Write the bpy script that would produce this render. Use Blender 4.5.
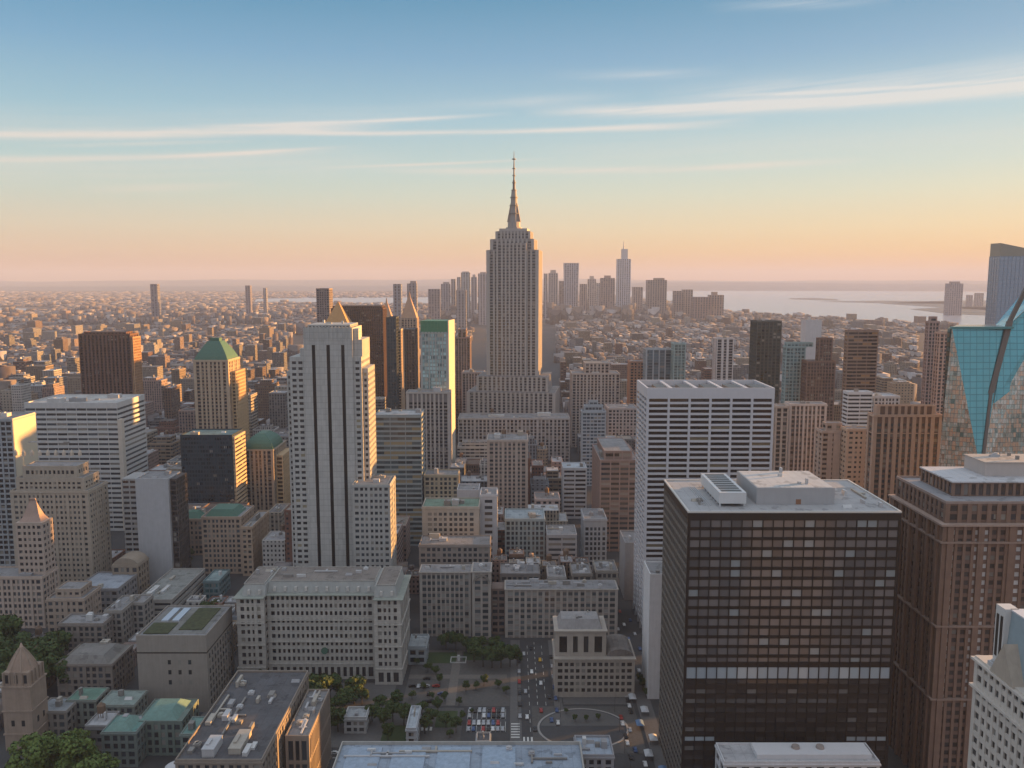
import bpy, math, random
import numpy as np
from mathutils import Vector
R = math.radians
random.seed(11)
S = bpy.context.scene
for o in list(bpy.data.objects):
    bpy.data.objects.remove(o)
C = S.collection

# ------------------------------------------------------------------ camera, world, sun, exposure
F = 850.0; TH = R(7.04); H = 230.0
cam = bpy.data.cameras.new('camera'); cam.sensor_width = 36; cam.lens = F / 1024 * 36
cam.clip_start = 1; cam.clip_end = 200000
co = bpy.data.objects.new('camera', cam); C.objects.link(co)
co.location = (0, 0, H); co.rotation_euler = (R(90) - TH, 0, 0)
S.camera = co
S.view_settings.view_transform = 'Standard'; S.view_settings.look = 'None'
S.view_settings.exposure = 1.88; S.view_settings.gamma = 1
S.view_settings.use_curve_mapping = False
S.cycles.use_denoising = True
S.cycles.max_bounces = 5; S.cycles.diffuse_bounces = 2; S.cycles.glossy_bounces = 2
S.cycles.transmission_bounces = 2; S.cycles.volume_bounces = 2; S.cycles.transparent_max_bounces = 4
S.cycles.caustics_reflective = False; S.cycles.caustics_refractive = False
S.cycles.sample_clamp_indirect = 3

SUN_EL, SUN_AZ = 4.3, 20.0        # azimuth measured from +X (picture right) towards +Y (away)

class NT:
    """small helper to write node trees"""
    def __init__(s, nt): s.nt = nt
    def n(s, t, **k):
        x = s.nt.nodes.new(t)
        for a, b in k.items(): setattr(x, a, b)
        return x
    def lk(s, a, b): s.nt.links.new(a, b)
    def put(s, sock, v):
        if hasattr(v, 'is_output') or isinstance(v, bpy.types.NodeSocket): s.lk(v, sock)
        else: sock.default_value = v
    def m(s, op, a, b=None, c=None, clamp=False):
        x = s.n('ShaderNodeMath', operation=op, use_clamp=clamp)
        s.put(x.inputs[0], a)
        if b is not None: s.put(x.inputs[1], b)
        if c is not None: s.put(x.inputs[2], c)
        return x.outputs[0]
    def mix(s, f, a, b, bt='MIX'):
        x = s.n('ShaderNodeMix', data_type='RGBA', blend_type=bt)
        s.put(x.inputs[0], f)
        s.put(x.inputs[6], a if not isinstance(a, tuple) else (*a[:3], 1))
        s.put(x.inputs[7], b if not isinstance(b, tuple) else (*b[:3], 1))
        return x.outputs[2]
    def ramp(s, f, stops, interp='LINEAR'):
        x = s.n('ShaderNodeValToRGB'); cr = x.color_ramp; cr.interpolation = interp
        while len(cr.elements) > 1: cr.elements.remove(cr.elements[-1])
        cr.elements[0].position = stops[0][0]; cr.elements[0].color = (*stops[0][1], 1)
        for p, c in stops[1:]:
            e = cr.elements.new(p); e.color = (*c, 1)
        s.put(x.inputs[0], f)
        return x.outputs[0]
    def noise(s, vec, scale, detail=3, rough=.55):
        x = s.n('ShaderNodeTexNoise'); s.put(x.inputs['Vector'], vec)
        x.inputs['Scale'].default_value = scale; x.inputs['Detail'].default_value = detail
        x.inputs['Roughness'].default_value = rough
        return x.outputs['Fac']
    def xyz(s, x, y, z):
        c = s.n('ShaderNodeCombineXYZ')
        s.put(c.inputs[0], x); s.put(c.inputs[1], y); s.put(c.inputs[2], z)
        return c.outputs[0]
    def sep(s, v):
        c = s.n('ShaderNodeSeparateXYZ'); s.put(c.inputs[0], v); return c.outputs
    def white(s, vec):
        x = s.n('ShaderNodeTexWhiteNoise', noise_dimensions='3D'); s.put(x.inputs['Vector'], vec)
        return x.outputs['Value']

def srgb(r, g, b):
    f = lambda c: (c / 12.92 if c <= .04045 else ((c + .055) / 1.055) ** 2.4)
    return (f(r / 255), f(g / 255), f(b / 255))

w = bpy.data.worlds.new('World'); S.world = w; w.use_nodes = True
for x in list(w.node_tree.nodes): w.node_tree.nodes.remove(x)
t = NT(w.node_tree)
tc = t.n('ShaderNodeTexCoord')
dx, dy, dz = t.sep(tc.outputs['Generated'])
el = t.m('MULTIPLY', t.m('ARCSINE', dz), 180 / math.pi)                 # elevation in degrees
az = t.m('MULTIPLY', t.m('ARCTAN2', dx, dy), 180 / math.pi)             # + to the right of the view
f = t.m('DIVIDE', el, 90.0, clamp=True)
cool = [(0, srgb(212, 168, 146)), (.008, srgb(212, 172, 148)), (.020, srgb(218, 190, 162)), (.036, srgb(212, 201, 178)), (.060, srgb(192, 204, 194)), (.078, srgb(178, 202, 202)),
        (.113, srgb(150, 188, 204)), (.154, srgb(116, 164, 196)), (.195, srgb(80, 142, 178)), (.26, srgb(110, 158, 196)), (.42, (.62, .68, .76)), (1, (.62, .68, .76))]
warm = [(0, srgb(240, 174, 128)), (.008, srgb(242, 182, 130)), (.020, srgb(242, 200, 146)), (.036, srgb(234, 212, 172)), (.060, srgb(216, 216, 194)), (.078, srgb(200, 212, 204)),
        (.113, srgb(172, 200, 210)), (.154, srgb(132, 170, 198)), (.195, srgb(96, 148, 180)), (.26, srgb(118, 160, 194)), (.42, (.62, .68, .76)), (1, (.62, .68, .76))]
ca = t.ramp(f, cool); wa = t.ramp(f, warm)  # top stops of both ramps raised, added fill from unseen upper sky
wf = t.m('MULTIPLY_ADD', az, 1 / 60., .45, clamp=True)
sky = t.mix(wf, ca, wa)
# cirrus streaks: gauss bands in elevation whose centre drifts with azimuth, torn by stretched noise
def pdir(px, py):
    u, v = (px - 512) / F, (384 - py) / F; y_, z_ = math.cos(TH) + v * math.sin(TH), -math.sin(TH) + v * math.cos(TH)
    return math.degrees(math.atan2(u, y_)), math.degrees(math.asin(z_ / math.sqrt(u * u + y_ * y_ + z_ * z_)))
def band(x0, y0, x1, y1, width, amp, seed):
    width *= .68; (a0, e0), (a1, e1) = pdir(x0, y0), pdir(x1, y1); slope = (e1 - e0) / (a1 - a0); e0 -= slope * a0
    c_ = t.m('SUBTRACT', el, t.m('MULTIPLY_ADD', az, slope, e0))
    wob = t.m('MULTIPLY', t.m('SUBTRACT', t.noise(t.xyz(t.m('MULTIPLY', az, .05), seed, 0.), 1.6, 3), .5), width * 1.5)
    c_ = t.m('DIVIDE', t.m('ADD', c_, wob), width)
    g = t.m('EXPONENT', t.m('MULTIPLY', t.m('MULTIPLY', c_, c_), -1.0))
    lo = 1.0 if x0 < 5 else t.m('DIVIDE', t.m('SUBTRACT', az, a0), 7.0, clamp=True)
    hi = 1.0 if x1 > 1019 else t.m('DIVIDE', t.m('SUBTRACT', a1, az), 7.0, clamp=True)
    nz = t.noise(t.xyz(t.m('MULTIPLY', az, .07), t.m('MULTIPLY', t.m('SUBTRACT', el, t.m('MULTIPLY', az, .06)), 2.2), seed), 1.5, 6, .66)
    nz = t.m('MULTIPLY_ADD', nz, 3.0, -.62, clamp=True)
    return t.m('MULTIPLY', t.m('MULTIPLY', t.m('MULTIPLY', g, nz), t.m('MULTIPLY', lo, hi)), amp * 1.15)
cl = None
for b in [(520, 112, 1024, 88, .50, .85, 1.3), (0, 134, 400, 124, .42, .75, 4.1), (200, 130, 760, 119, .22, .7, 14.1), (0, 160, 370, 148, .30, .5, 8.8), (60, 190, 270, 184, .35, .5, 6.2),
          (360, 170, 880, 160, .30, .55, 9.4), (640, 102, 1024, 68, 1.1, .42, 12.4), (700, 8, 900, 0, .4, .4, 15.4), (540, 76, 740, 70, .4, .35, 17.2), (0, 172, 420, 160, 1.0, .22, 21.), (0, 120, 500, 105, 1.0, .15, 25.), (500, 150, 1024, 135, 1.2, .14, 29.), (180, 126, 520, 112, .18, .7, 31.), (20, 146, 260, 140, .16, .6, 33.), (140, 158, 350, 146, .14, .7, 35.), (300, 168, 560, 158, .13, .6, 37.), (640, 108, 1024, 84, .2, .9, 39.), (700, 96, 1024, 78, .15, .6, 41.), (540, 132, 760, 124, .2, .4, 43.), (420, 104, 640, 96, .5, .3, 45.)]:
    k = band(*b); cl = k if cl is None else t.m('ADD', cl, k)
cl = t.m('MINIMUM', cl, .85)
cc = t.mix(t.m('DIVIDE', el, 14.0, clamp=True), srgb(232, 208, 184), srgb(216, 220, 222))
sky = t.mix(cl, sky, cc)
sky = t.mix(t.m('MULTIPLY_ADD', dy, -2.2, .1, clamp=True), sky, t.ramp(f, [(0, (.40, .38, .42)), (.06, (.44, .47, .54)), (.3, (.60, .66, .76)), (1, (.62, .68, .76))]))
ns = t.n('ShaderNodeTexSky', sky_type='NISHITA', sun_disc=False)
ns.sun_elevation = R(SUN_EL); ns.sun_rotation = R(90 - SUN_AZ); ns.air_density = 1.2; ns.dust_density = 2.5
bg = t.n('ShaderNodeBackground'); bg.inputs[1].default_value = 0.305; t.lk(sky, bg.inputs[0])
bn = t.n('ShaderNodeBackground'); bn.inputs[1].default_value = 0.08; t.lk(ns.outputs[0], bn.inputs[0])
ad = t.n('ShaderNodeMixShader'); ad.inputs[0].default_value = .08
t.lk(bg.outputs[0], ad.inputs[1]); t.lk(bn.outputs[0], ad.inputs[2])
wo = t.n('ShaderNodeOutputWorld'); t.lk(ad.outputs[0], wo.inputs[0])

sl = bpy.data.lights.new('sun', 'SUN'); sl.energy = 5.0; sl.angle = R(.6); sl.color = (1, .47, .12)
so = bpy.data.objects.new('sun', sl); C.objects.link(so)
sd = Vector((math.cos(R(SUN_AZ)) * math.cos(R(SUN_EL)), math.sin(R(SUN_AZ)) * math.cos(R(SUN_EL)), math.sin(R(SUN_EL))))
so.rotation_euler = sd.to_track_quat('Z', 'Y').to_euler(); so.location = (400, 400, 800)

# ------------------------------------------------------------------ picture <-> place
ct, st = math.cos(TH), math.sin(TH)
def wz(py, Y):                       # height of the point seen at row py at ground distance Y
    v = (384 - py) / F
    return H + Y * (-st + v * ct) / (ct + v * st)
def wx(px, Y, z=0):
    return (px - 512) / F * (Y * ct + (H - z) * st)
def gy(py, z=0):                     # ground distance of row py on a level z
    v = (384 - py) / F
    return (H - z) * (ct + v * st) / (st - v * ct)
def proj(x, y, z):
    d = y * ct + (H - z) * st
    return 512 + F * x / d, 384 - F * (y * st + (z - H) * ct) / d

# ------------------------------------------------------------------ materials
def newmat(name):
    m = bpy.data.materials.new(name); m.use_nodes = True
    t = NT(m.node_tree)
    p = m.node_tree.nodes['Principled BSDF']
    return m, t, p
_mc = {}
def stone(col, var=.16, rough=.85, sc=.25, spec=.25, name='masonry', joint=0):
    k = ('s', tuple(round(c, 3) for c in col), var, rough, sc, joint)
    if k in _mc: return _mc[k]
    m, t, p = newmat(name)
    g = t.n('ShaderNodeTexCoord').outputs['Object']
    a = t.noise(g, sc, 5, .6)
    x, y, z = t.sep(g)
    b = t.noise(t.xyz(t.m('MULTIPLY', x, 1.), t.m('MULTIPLY', y, 1.), t.m('MULTIPLY', z, .06)), .9, 3)   # rain streaks
    h = t.m('MULTIPLY_ADD', t.m('ADD', a, t.m('MULTIPLY', b, .8)), var * 2, 1 - var * 1.8)
    if joint:
        pn = t.white(t.xyz(t.m('FLOOR', t.m('DIVIDE', x, 1.55)), t.m('FLOOR', t.m('DIVIDE', y, 1.55)), t.m('FLOOR', t.m('DIVIDE', z, joint))))
        jl = t.m('MAXIMUM', t.m('LESS_THAN', t.m('FRACT', t.m('DIVIDE', z, joint)), .09), t.m('LESS_THAN', t.m('FRACT', t.m('DIVIDE', x, 3.1)), .06))
        h = t.m('MULTIPLY', h, t.m('SUBTRACT', t.m('MULTIPLY_ADD', pn, .13, .94), t.m('MULTIPLY', jl, .22)))
    c = t.mix(1.0, col, t.xyz(h, h, h), 'MULTIPLY')
    t.lk(c, p.inputs['Base Color']); p.inputs['Roughness'].default_value = rough
    p.inputs['Specular IOR Level'].default_value = spec
    _mc[k] = m; return m
def roofm(col, var=.3):
    k = ('r', tuple(round(c, 3) for c in col), var)
    if k in _mc: return _mc[k]
    m, t, p = newmat('roofing')
    g = t.n('ShaderNodeTexCoord').outputs['Object']
    a = t.noise(g, .09, 6, .65); b = t.noise(g, .7, 4, .7)
    vo = t.n('ShaderNodeTexVoronoi'); t.put(vo.inputs['Vector'], g); vo.inputs['Scale'].default_value = .12
    pv = t.sep(vo.outputs['Color'])[0]
    x, y, z = t.sep(g)
    sm_ = t.m('MAXIMUM', t.m('LESS_THAN', t.m('FRACT', t.m('DIVIDE', x, 4.3)), .05), t.m('LESS_THAN', t.m('FRACT', t.m('DIVIDE', y, 7.1)), .03))
    pud = t.m('MULTIPLY', t.m('GREATER_THAN', t.noise(g, .16, 3), .60), .28)
    var0 = t.m('ADD', t.m('MULTIPLY', sm_, .22), pud)
    h = t.m('ADD', t.m('MULTIPLY_ADD', a, var * 2.2, 1 - var * 1.6), t.m('ADD', t.m('MULTIPLY_ADD', b, var * 1.4, -var * .7), t.m('MULTIPLY_ADD', pv, var * .6, -var * .3)))
    h = t.m('MULTIPLY', h, t.m('SUBTRACT', 1., var0))
    t.lk(t.mix(1.0, col, t.xyz(h, h, h), 'MULTIPLY'), p.inputs['Base Color']); p.inputs['Roughness'].default_value = .9
    _mc[k] = m; return m
def glassm(col, alt=None, blind=(.32, .30, .27), pb=.12, rough=.12, metal=0.0, name='window_glass'):
    """dark window glass; each pane or mesh island a little different, some with blinds drawn"""
    k = ('g', col, alt, blind, pb, rough, metal)
    if k in _mc: return _mc[k]
    m, t, p = newmat(name)
    r1 = t.n('ShaderNodeObjectInfo').outputs['Random']
    r2 = t.n('ShaderNodeNewGeometry').outputs['Random Per Island']
    r = t.m('FRACT', t.m('ADD', t.m('MULTIPLY', r1, 7.31), t.m('MULTIPLY', r2, 3.77)))
    rr = t.m('FRACT', t.m('MULTIPLY', r, 13.7))
    c = t.mix(rr, col, alt or tuple(x * 2.2 for x in col))
    bl = t.m('GREATER_THAN', r, 1 - pb)
    c = t.mix(t.m('MULTIPLY', bl, .8), c, blind)
    t.lk(c, p.inputs['Base Color']); p.inputs['Roughness'].default_value = rough
    p.inputs['Metallic'].default_value = metal; p.inputs['Specular IOR Level'].default_value = .8
    _mc[k] = m; return m
def coreglass(col=(.02, .022, .026), cw=2.5, fh=3.6, pb=.12, blind=(.30, .28, .25), rough=.15, rot90=False):
    """glass wall behind piers and floor slabs, cell by cell variation"""
    k = ('c', col, cw, fh, pb, blind, rough)
    if k in _mc: return _mc[k]
    m, t, p = newmat('window_glass')
    x, y, z = t.sep(t.n('ShaderNodeTexCoord').outputs['Object'])
    ce = t.xyz(t.m('FLOOR', t.m('DIVIDE', x, cw)), t.m('FLOOR', t.m('DIVIDE', y, cw)), t.m('FLOOR', t.m('DIVIDE', z, fh)))
    r = t.white(ce)
    c = t.mix(t.m('FRACT', t.m('MULTIPLY', r, 9.3)), tuple(v * .5 for v in col), tuple(v * 2.2 for v in col))
    c = t.mix(t.m('MULTIPLY', t.m('GREATER_THAN', r, 1 - pb), .8), c, blind)
    t.lk(c, p.inputs['Base Color']); p.inputs['Roughness'].default_value = rough
    p.inputs['Specular IOR Level'].default_value = .8
    _mc[k] = m; return m
def patternwall(cw, fh, wfx, wfz, pier=False, band=False, glass=(.03, .032, .038), island=False, vary=1.0):
    """wall of a mid-distance building: wall colour from the object, rows of window openings"""
    m, t, p = newmat('windowed_wall')
    g = t.n('ShaderNodeTexCoord').outputs['Object']
    if island: g = t.n('ShaderNodeNewGeometry').outputs['Position']
    x, y, z = t.sep(g)
    nx, ny, nz = t.sep(t.n('ShaderNodeNewGeometry').outputs['Normal'])
    isx = t.m('GREATER_THAN', t.m('ABSOLUTE', nx), .7)
    u = t.m('ADD', t.m('MULTIPLY', isx, y), t.m('MULTIPLY', t.m('SUBTRACT', 1., isx), x))
    u = t.m('ADD', u, 5000 * cw)
    uc = t.m('DIVIDE', u, cw); vc = t.m('DIVIDE', z, fh)
    fu = t.m('ABSOLUTE', t.m('SUBTRACT', t.m('FRACT', uc), .5)); fv = t.m('ABSOLUTE', t.m('SUBTRACT', t.m('FRACT', vc), .52))
    mu = t.m('LESS_THAN', fu, wfx / 2); mv = t.m('LESS_THAN', fv, wfz / 2)
    side = t.m('LESS_THAN', t.m('ABSOLUTE', nz), .5)
    mask = t.m('MULTIPLY', t.m('MULTIPLY', mu, mv), side)
    if island:
        rn = t.n('ShaderNodeNewGeometry').outputs['Random Per Island']
        base = t.ramp(rn, [(0, (.13, .095, .088)), (.18, (.09, .058, .05)), (.36, (.18, .148, .14)), (.5, (.11, .09, .09)), (.7, (.26, .24, .24)), (.76, (.13, .09, .078)), (.9, (.06, .058, .064))], 'CONSTANT')
    else:
        oi = t.n('ShaderNodeObjectInfo'); base = oi.outputs['Color']; rn = oi.outputs['Random']
    if island:
        base = t.mix(1.0, base, (.62, .62, .66), 'MULTIPLY')  # walls darkened in colour so the far city reads less sunlit
        up = t.m('GREATER_THAN', nz, .5)
        base = t.mix(up, base, t.ramp(t.m('FRACT', t.m('MULTIPLY', rn, 17.3)), [(0, (.16, .145, .145)), (.3, (.26, .24, .24)), (.55, (.12, .10, .10)), (.7, (.38, .36, .37)), (.82, (.20, .16, .14))], 'CONSTANT'))
    ns = t.noise(g, .12, 4, .6)
    h = t.m('MULTIPLY_ADD', ns, .5, .72)
    base = t.mix(1.0, base, t.xyz(h, h, h), 'MULTIPLY')
    if pier:      # spandrels darker than the piers
        base = t.mix(t.m('MULTIPLY', t.m('MULTIPLY', mu, side), .45), base, (.06, .05, .045))
    if band:
        base = t.mix(t.m('MULTIPLY', t.m('MULTIPLY', mv, side), .3), base, (.05, .05, .05))
    r = t.white(t.xyz(t.m('FLOOR', uc), t.m('FLOOR', vc), t.m('ADD', t.m('MULTIPLY', isx, 31.), t.m('MULTIPLY', rn, 57.))))
    gc = t.mix(r, tuple(c * .5 for c in glass), tuple(c * 2.4 for c in glass))
    gc = t.mix(t.m('MULTIPLY', t.m('GREATER_THAN', r, .86), .7), gc, (.28, .26, .23))
    t.lk(t.mix(mask, base, gc), p.inputs['Base Color'])
    t.lk(t.m('MULTIPLY_ADD', mask, -.68, .88), p.inputs['Roughness'])
    if not island:
        bu = t.n('ShaderNodeBump'); bu.inputs['Strength'].default_value = .8; bu.inputs['Distance'].default_value = .4
        t.lk(t.m('SUBTRACT', 1., mask), bu.inputs['Height']); t.lk(bu.outputs[0], p.inputs['Normal'])
    return m
def plain(name, col, rough=.6, metal=0., spec=.5, var=0):
    k = ('p', name, col, rough, metal)
    if k in _mc: return _mc[k]
    m, t, p = newmat(name)
    if var:
        g = t.n('ShaderNodeTexCoord').outputs['Object']; h = t.m('MULTIPLY_ADD', t.noise(g, .6, 4), var * 2, 1 - var)
        t.lk(t.mix(1.0, col, t.xyz(h, h, h), 'MULTIPLY'), p.inputs['Base Color'])
    else: p.inputs['Base Color'].default_value = (*col, 1)
    p.inputs['Roughness'].default_value = rough; p.inputs['Metallic'].default_value = metal
    p.inputs['Specular IOR Level'].default_value = spec
    _mc[k] = m; return m

# ------------------------------------------------------------------ mesh building
class MB:
    def __init__(s): s.v = []; s.f = []; s.m = []
    def poly(s, pts, m=0):
        b = len(s.v); s.v += [tuple(p) for p in pts]; s.f.append(tuple(range(b, b + len(pts)))); s.m.append(m)
    def box(s, x0, x1, y0, y1, z0, z1, m=0, bottom=True):
        b = len(s.v)
        s.v += [(x0, y0, z0), (x1, y0, z0), (x1, y1, z0), (x0, y1, z0), (x0, y0, z1), (x1, y0, z1), (x1, y1, z1), (x0, y1, z1)]
        fs = [(0, 1, 5, 4), (1, 2, 6, 5), (2, 3, 7, 6), (3, 0, 4, 7), (4, 5, 6, 7)] + ([(3, 2, 1, 0)] if bottom else [])
        s.f += [tuple(b + i for i in q) for q in fs]; s.m += [m] * len(fs)
    def loft(s, rings, m=0, cap=True, capb=False):
        """rings of equally many points, bottom to top"""
        b = len(s.v); n = len(rings[0])
        for r in rings: s.v += [tuple(p) for p in r]
        for i in range(len(rings) - 1):
            for j in range(n):
                k = (j + 1) % n
                s.f.append((b + i * n + j, b + i * n + k, b + (i + 1) * n + k, b + (i + 1) * n + j)); s.m.append(m)
        if cap: s.f.append(tuple(b + (len(rings) - 1) * n + j for j in range(n))); s.m.append(m)
        if capb: s.f.append(tuple(b + j for j in reversed(range(n)))); s.m.append(m)
    def cyl(s, cx, cy, z0, z1, r0, r1=None, n=12, m=0, ang=0):
        r1 = r0 if r1 is None else r1
        ring = lambda z, r: [(cx + r * math.cos(ang + 2 * math.pi * i / n), cy + r * math.sin(ang + 2 * math.pi * i / n), z) for i in range(n)]
        s.loft([ring(z0, r0), ring(z1, max(r1, .01))], m)
    def frus(s, a, b, m=0):
        """a, b: (x0,x1,y0,y1,z)"""
        q = lambda k: [(k[0], k[2], k[4]), (k[1], k[2], k[4]), (k[1], k[3], k[4]), (k[0], k[3], k[4])]
        s.loft([q(a), q(b)], m)
    def build(s, name, mats, parent=None, smooth=False):
        me = bpy.data.meshes.new(name)
        L = Vector((0, 0, 0)); q_ = parent
        while q_ is not None: L = L + q_.location; q_ = q_.parent
        V = np.array(s.v, dtype=np.float64) - np.array(L)
        me.from_pydata(V.tolist(), [], s.f)
        mats = mats if isinstance(mats, (list, tuple)) else [mats]
        for q in mats: me.materials.append(q)
        me.polygons.foreach_set('material_index', s.m)
        if smooth: me.polygons.foreach_set('use_smooth', [True] * len(s.f))
        me.update()
        o = bpy.data.objects.new(name, me); C.objects.link(o)
        if parent is not None: o.parent = parent
        return o
def tag(o, label=None, cat=None, group=None, kind=None):
    if label: o['label'] = label
    if cat: o['category'] = cat
    if group: o['group'] = group
    if kind: o['kind'] = kind
    return o
def thing(name, label, cat, loc, rot=0, group=None):
    o = bpy.data.objects.new(name, None); C.objects.link(o); o.location = loc; o.rotation_euler = (0, 0, rot)
    o.empty_display_size = 2
    return tag(o, label, cat, group)

HEROES = []      # footprints and what must stay visible: X0,X1,Y0,Y1, px0,px1, ybot, ref
def reg(X0, X1, Y0, Y1, z, ybot, ref=None):
    p0 = proj(X0, Y0, z)[0]; p1 = proj(X1, Y0, z)[0]
    pb0 = proj(X0, Y1, z)[0]; pb1 = proj(X1, Y1, z)[0]
    HEROES.append(dict(X0=X0, X1=X1, Y0=Y0, Y1=Y1, z=z, px0=min(p0, pb0), px1=max(p1, pb1), ybot=ybot, yt=proj(0, Y0, z)[1], ref=ref))

_wm = {}
def pane_mesh(w_, h_, axis, mat):
    k = (round(w_, 2), round(h_, 2), axis, mat.name)
    if k in _wm: return _wm[k]
    b = MB()
    if axis == 'x': b.box(-w_ / 2, w_ / 2, -.05, .05, -h_ / 2, h_ / 2)
    else: b.box(-.05, .05, -w_ / 2, w_ / 2, -h_ / 2, h_ / 2)
    me = bpy.data.meshes.new('window'); me.from_pydata(b.v, [], b.f); me.materials.append(mat)
    _wm[k] = me; return me
def panes(wins, mat, parent, maxn=100):
    """wins: (cx,cy,cz,w,h,axis): first 100 as parts, the rest one mesh"""
    L = parent.location
    for (cx, cy, cz, ww, hh, axis) in wins[:maxn]:
        o = bpy.data.objects.new('window', pane_mesh(ww, hh, axis, mat)); C.objects.link(o)
        o.parent = parent; o.location = (cx - L[0], cy - L[1], cz - L[2])
    rest = wins[maxn:]
    if rest:
        b = MB()
        for (cx, cy, cz, ww, hh, axis) in rest:
            if axis == 'x': b.box(cx - ww / 2, cx + ww / 2, cy - .05, cy + .05, cz - hh / 2, cz + hh / 2)
            else: b.box(cx - .05, cx + .05, cy - ww / 2, cy + ww / 2, cz - hh / 2, cz + hh / 2)
        tag(b.build('window', mat, parent), kind='stuff')

def tier(mb, X0, X1, Y0, Y1, z0, z1, cw=3., fh=3.6, pf=.4, sf=.35, dp=0., ds=.15, r=.5, cn=1.2, top=1.5, bot=0., side='r', cwy=None, pil=0):
    """one storeyed block: glass core, floor slabs (mat 2), piers (mat 1). returns window cells"""
    mb.box(X0 + r, X1 - r, Y0 + r, Y1 - r, z0, z1 - .02, 0, False)
    nf = max(1, round((z1 - z0 - top - bot) / fh)); f_ = (z1 - z0 - top - bot) / nf
    e = .0 if ds != dp else .02
    if bot > 0: mb.box(X0 + ds + e, X1 - ds - e, Y0 + ds + e, Y1 - ds - e, z0, z0 + bot, 2, False)
    for i in range(nf):
        zb = z0 + bot + i * f_
        mb.box(X0 + ds + e, X1 - ds - e, Y0 + ds + e, Y1 - ds - e, zb + (.001 if i or bot else 0), zb + f_ * sf, 2)
    mb.box(X0 + ds + e, X1 - ds - e, Y0 + ds + e, Y1 - ds - e, z1 - top, z1 - .01, 2)
    wins = []
    for (a0, a1, ax) in ((X0, X1, 'x'), (Y0, Y1, 'y')):
        W = a1 - a0 - 2 * cn; cwi = cw if ax == 'x' else (cwy or cw)
        n = max(1, round(W / cwi)); c = W / n; pw = c * pf
        for j in range(1, n):
            u = a0 + cn + j * c
            if pil and j % pil == 0:      # pilaster strip standing proud of the wall
                q_ = pw * .72
                if ax == 'x': mb.box(u - q_, u + q_, Y0 + dp - .22, Y0 + r, z0, z1 - .9, 1, False)
                elif side in 'rb': mb.box(X1 - r, X1 - dp + .22, u - q_, u + q_, z0, z1 - .9, 1, False)
                elif side == 'l': mb.box(X0 + dp - .22, X0 + r, u - q_, u + q_, z0, z1 - .9, 1, False)
                continue
            if ax == 'x':
                mb.box(u - pw / 2, u + pw / 2, Y0 + dp, Y0 + r + .02, z0, z1 - .03, 1, False)
            else:
                if side in 'lb': mb.box(X0 + dp, X0 + r + .02, u - pw / 2, u + pw / 2, z0, z1 - .03, 1, False)
                if side in 'rb': mb.box(X1 - r - .02, X1 - dp, u - pw / 2, u + pw / 2, z0, z1 - .03, 1, False)
        for i in range(nf - 1, -1, -1):
            zb = z0 + bot + i * f_ + f_ * sf; zt = z0 + bot + (i + 1) * f_
            for j in range(n):
                u0 = a0 + cn + j * c + (pw / 2 if j else 0); u1 = a0 + cn + (j + 1) * c - (pw / 2 if j < n - 1 else 0)
                if ax == 'x': wins.append(((u0 + u1) / 2, Y0 + r - .06, (zb + zt) / 2, u1 - u0, zt - zb, 'x'))
                else: wins.append(((X1 - r + .06) if side in 'rb' else (X0 + r - .06), (u0 + u1) / 2, (zb + zt) / 2, u1 - u0, zt - zb, 'y'))
    for (cx0, cx1) in ((X0 + dp, X0 + cn), (X1 - cn, X1 - dp)):
        for (cy0, cy1) in ((Y0 + dp, Y0 + cn), (Y1 - cn, Y1 - dp)):
            mb.box(cx0, cx1, cy0, cy1, z0, z1 - .015, 1, False)
    return wins
def parapet(X0, X1, Y0, Y1, z, h=1.1, tk=.5):
    b = MB()
    b.box(X0, X1, Y0, Y0 + tk, z, z + h); b.box(X0, X1, Y1 - tk, Y1, z, z + h)
    b.box(X0, X0 + tk, Y0 + tk, Y1 - tk, z, z + h); b.box(X1 - tk, X1, Y0 + tk, Y1 - tk, z, z + h)
    return b
UNIT = [(.30, .30, .31), (.42, .42, .43), (.22, .21, .2), (.36, .33, .29), (.5, .5, .5)]
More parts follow.
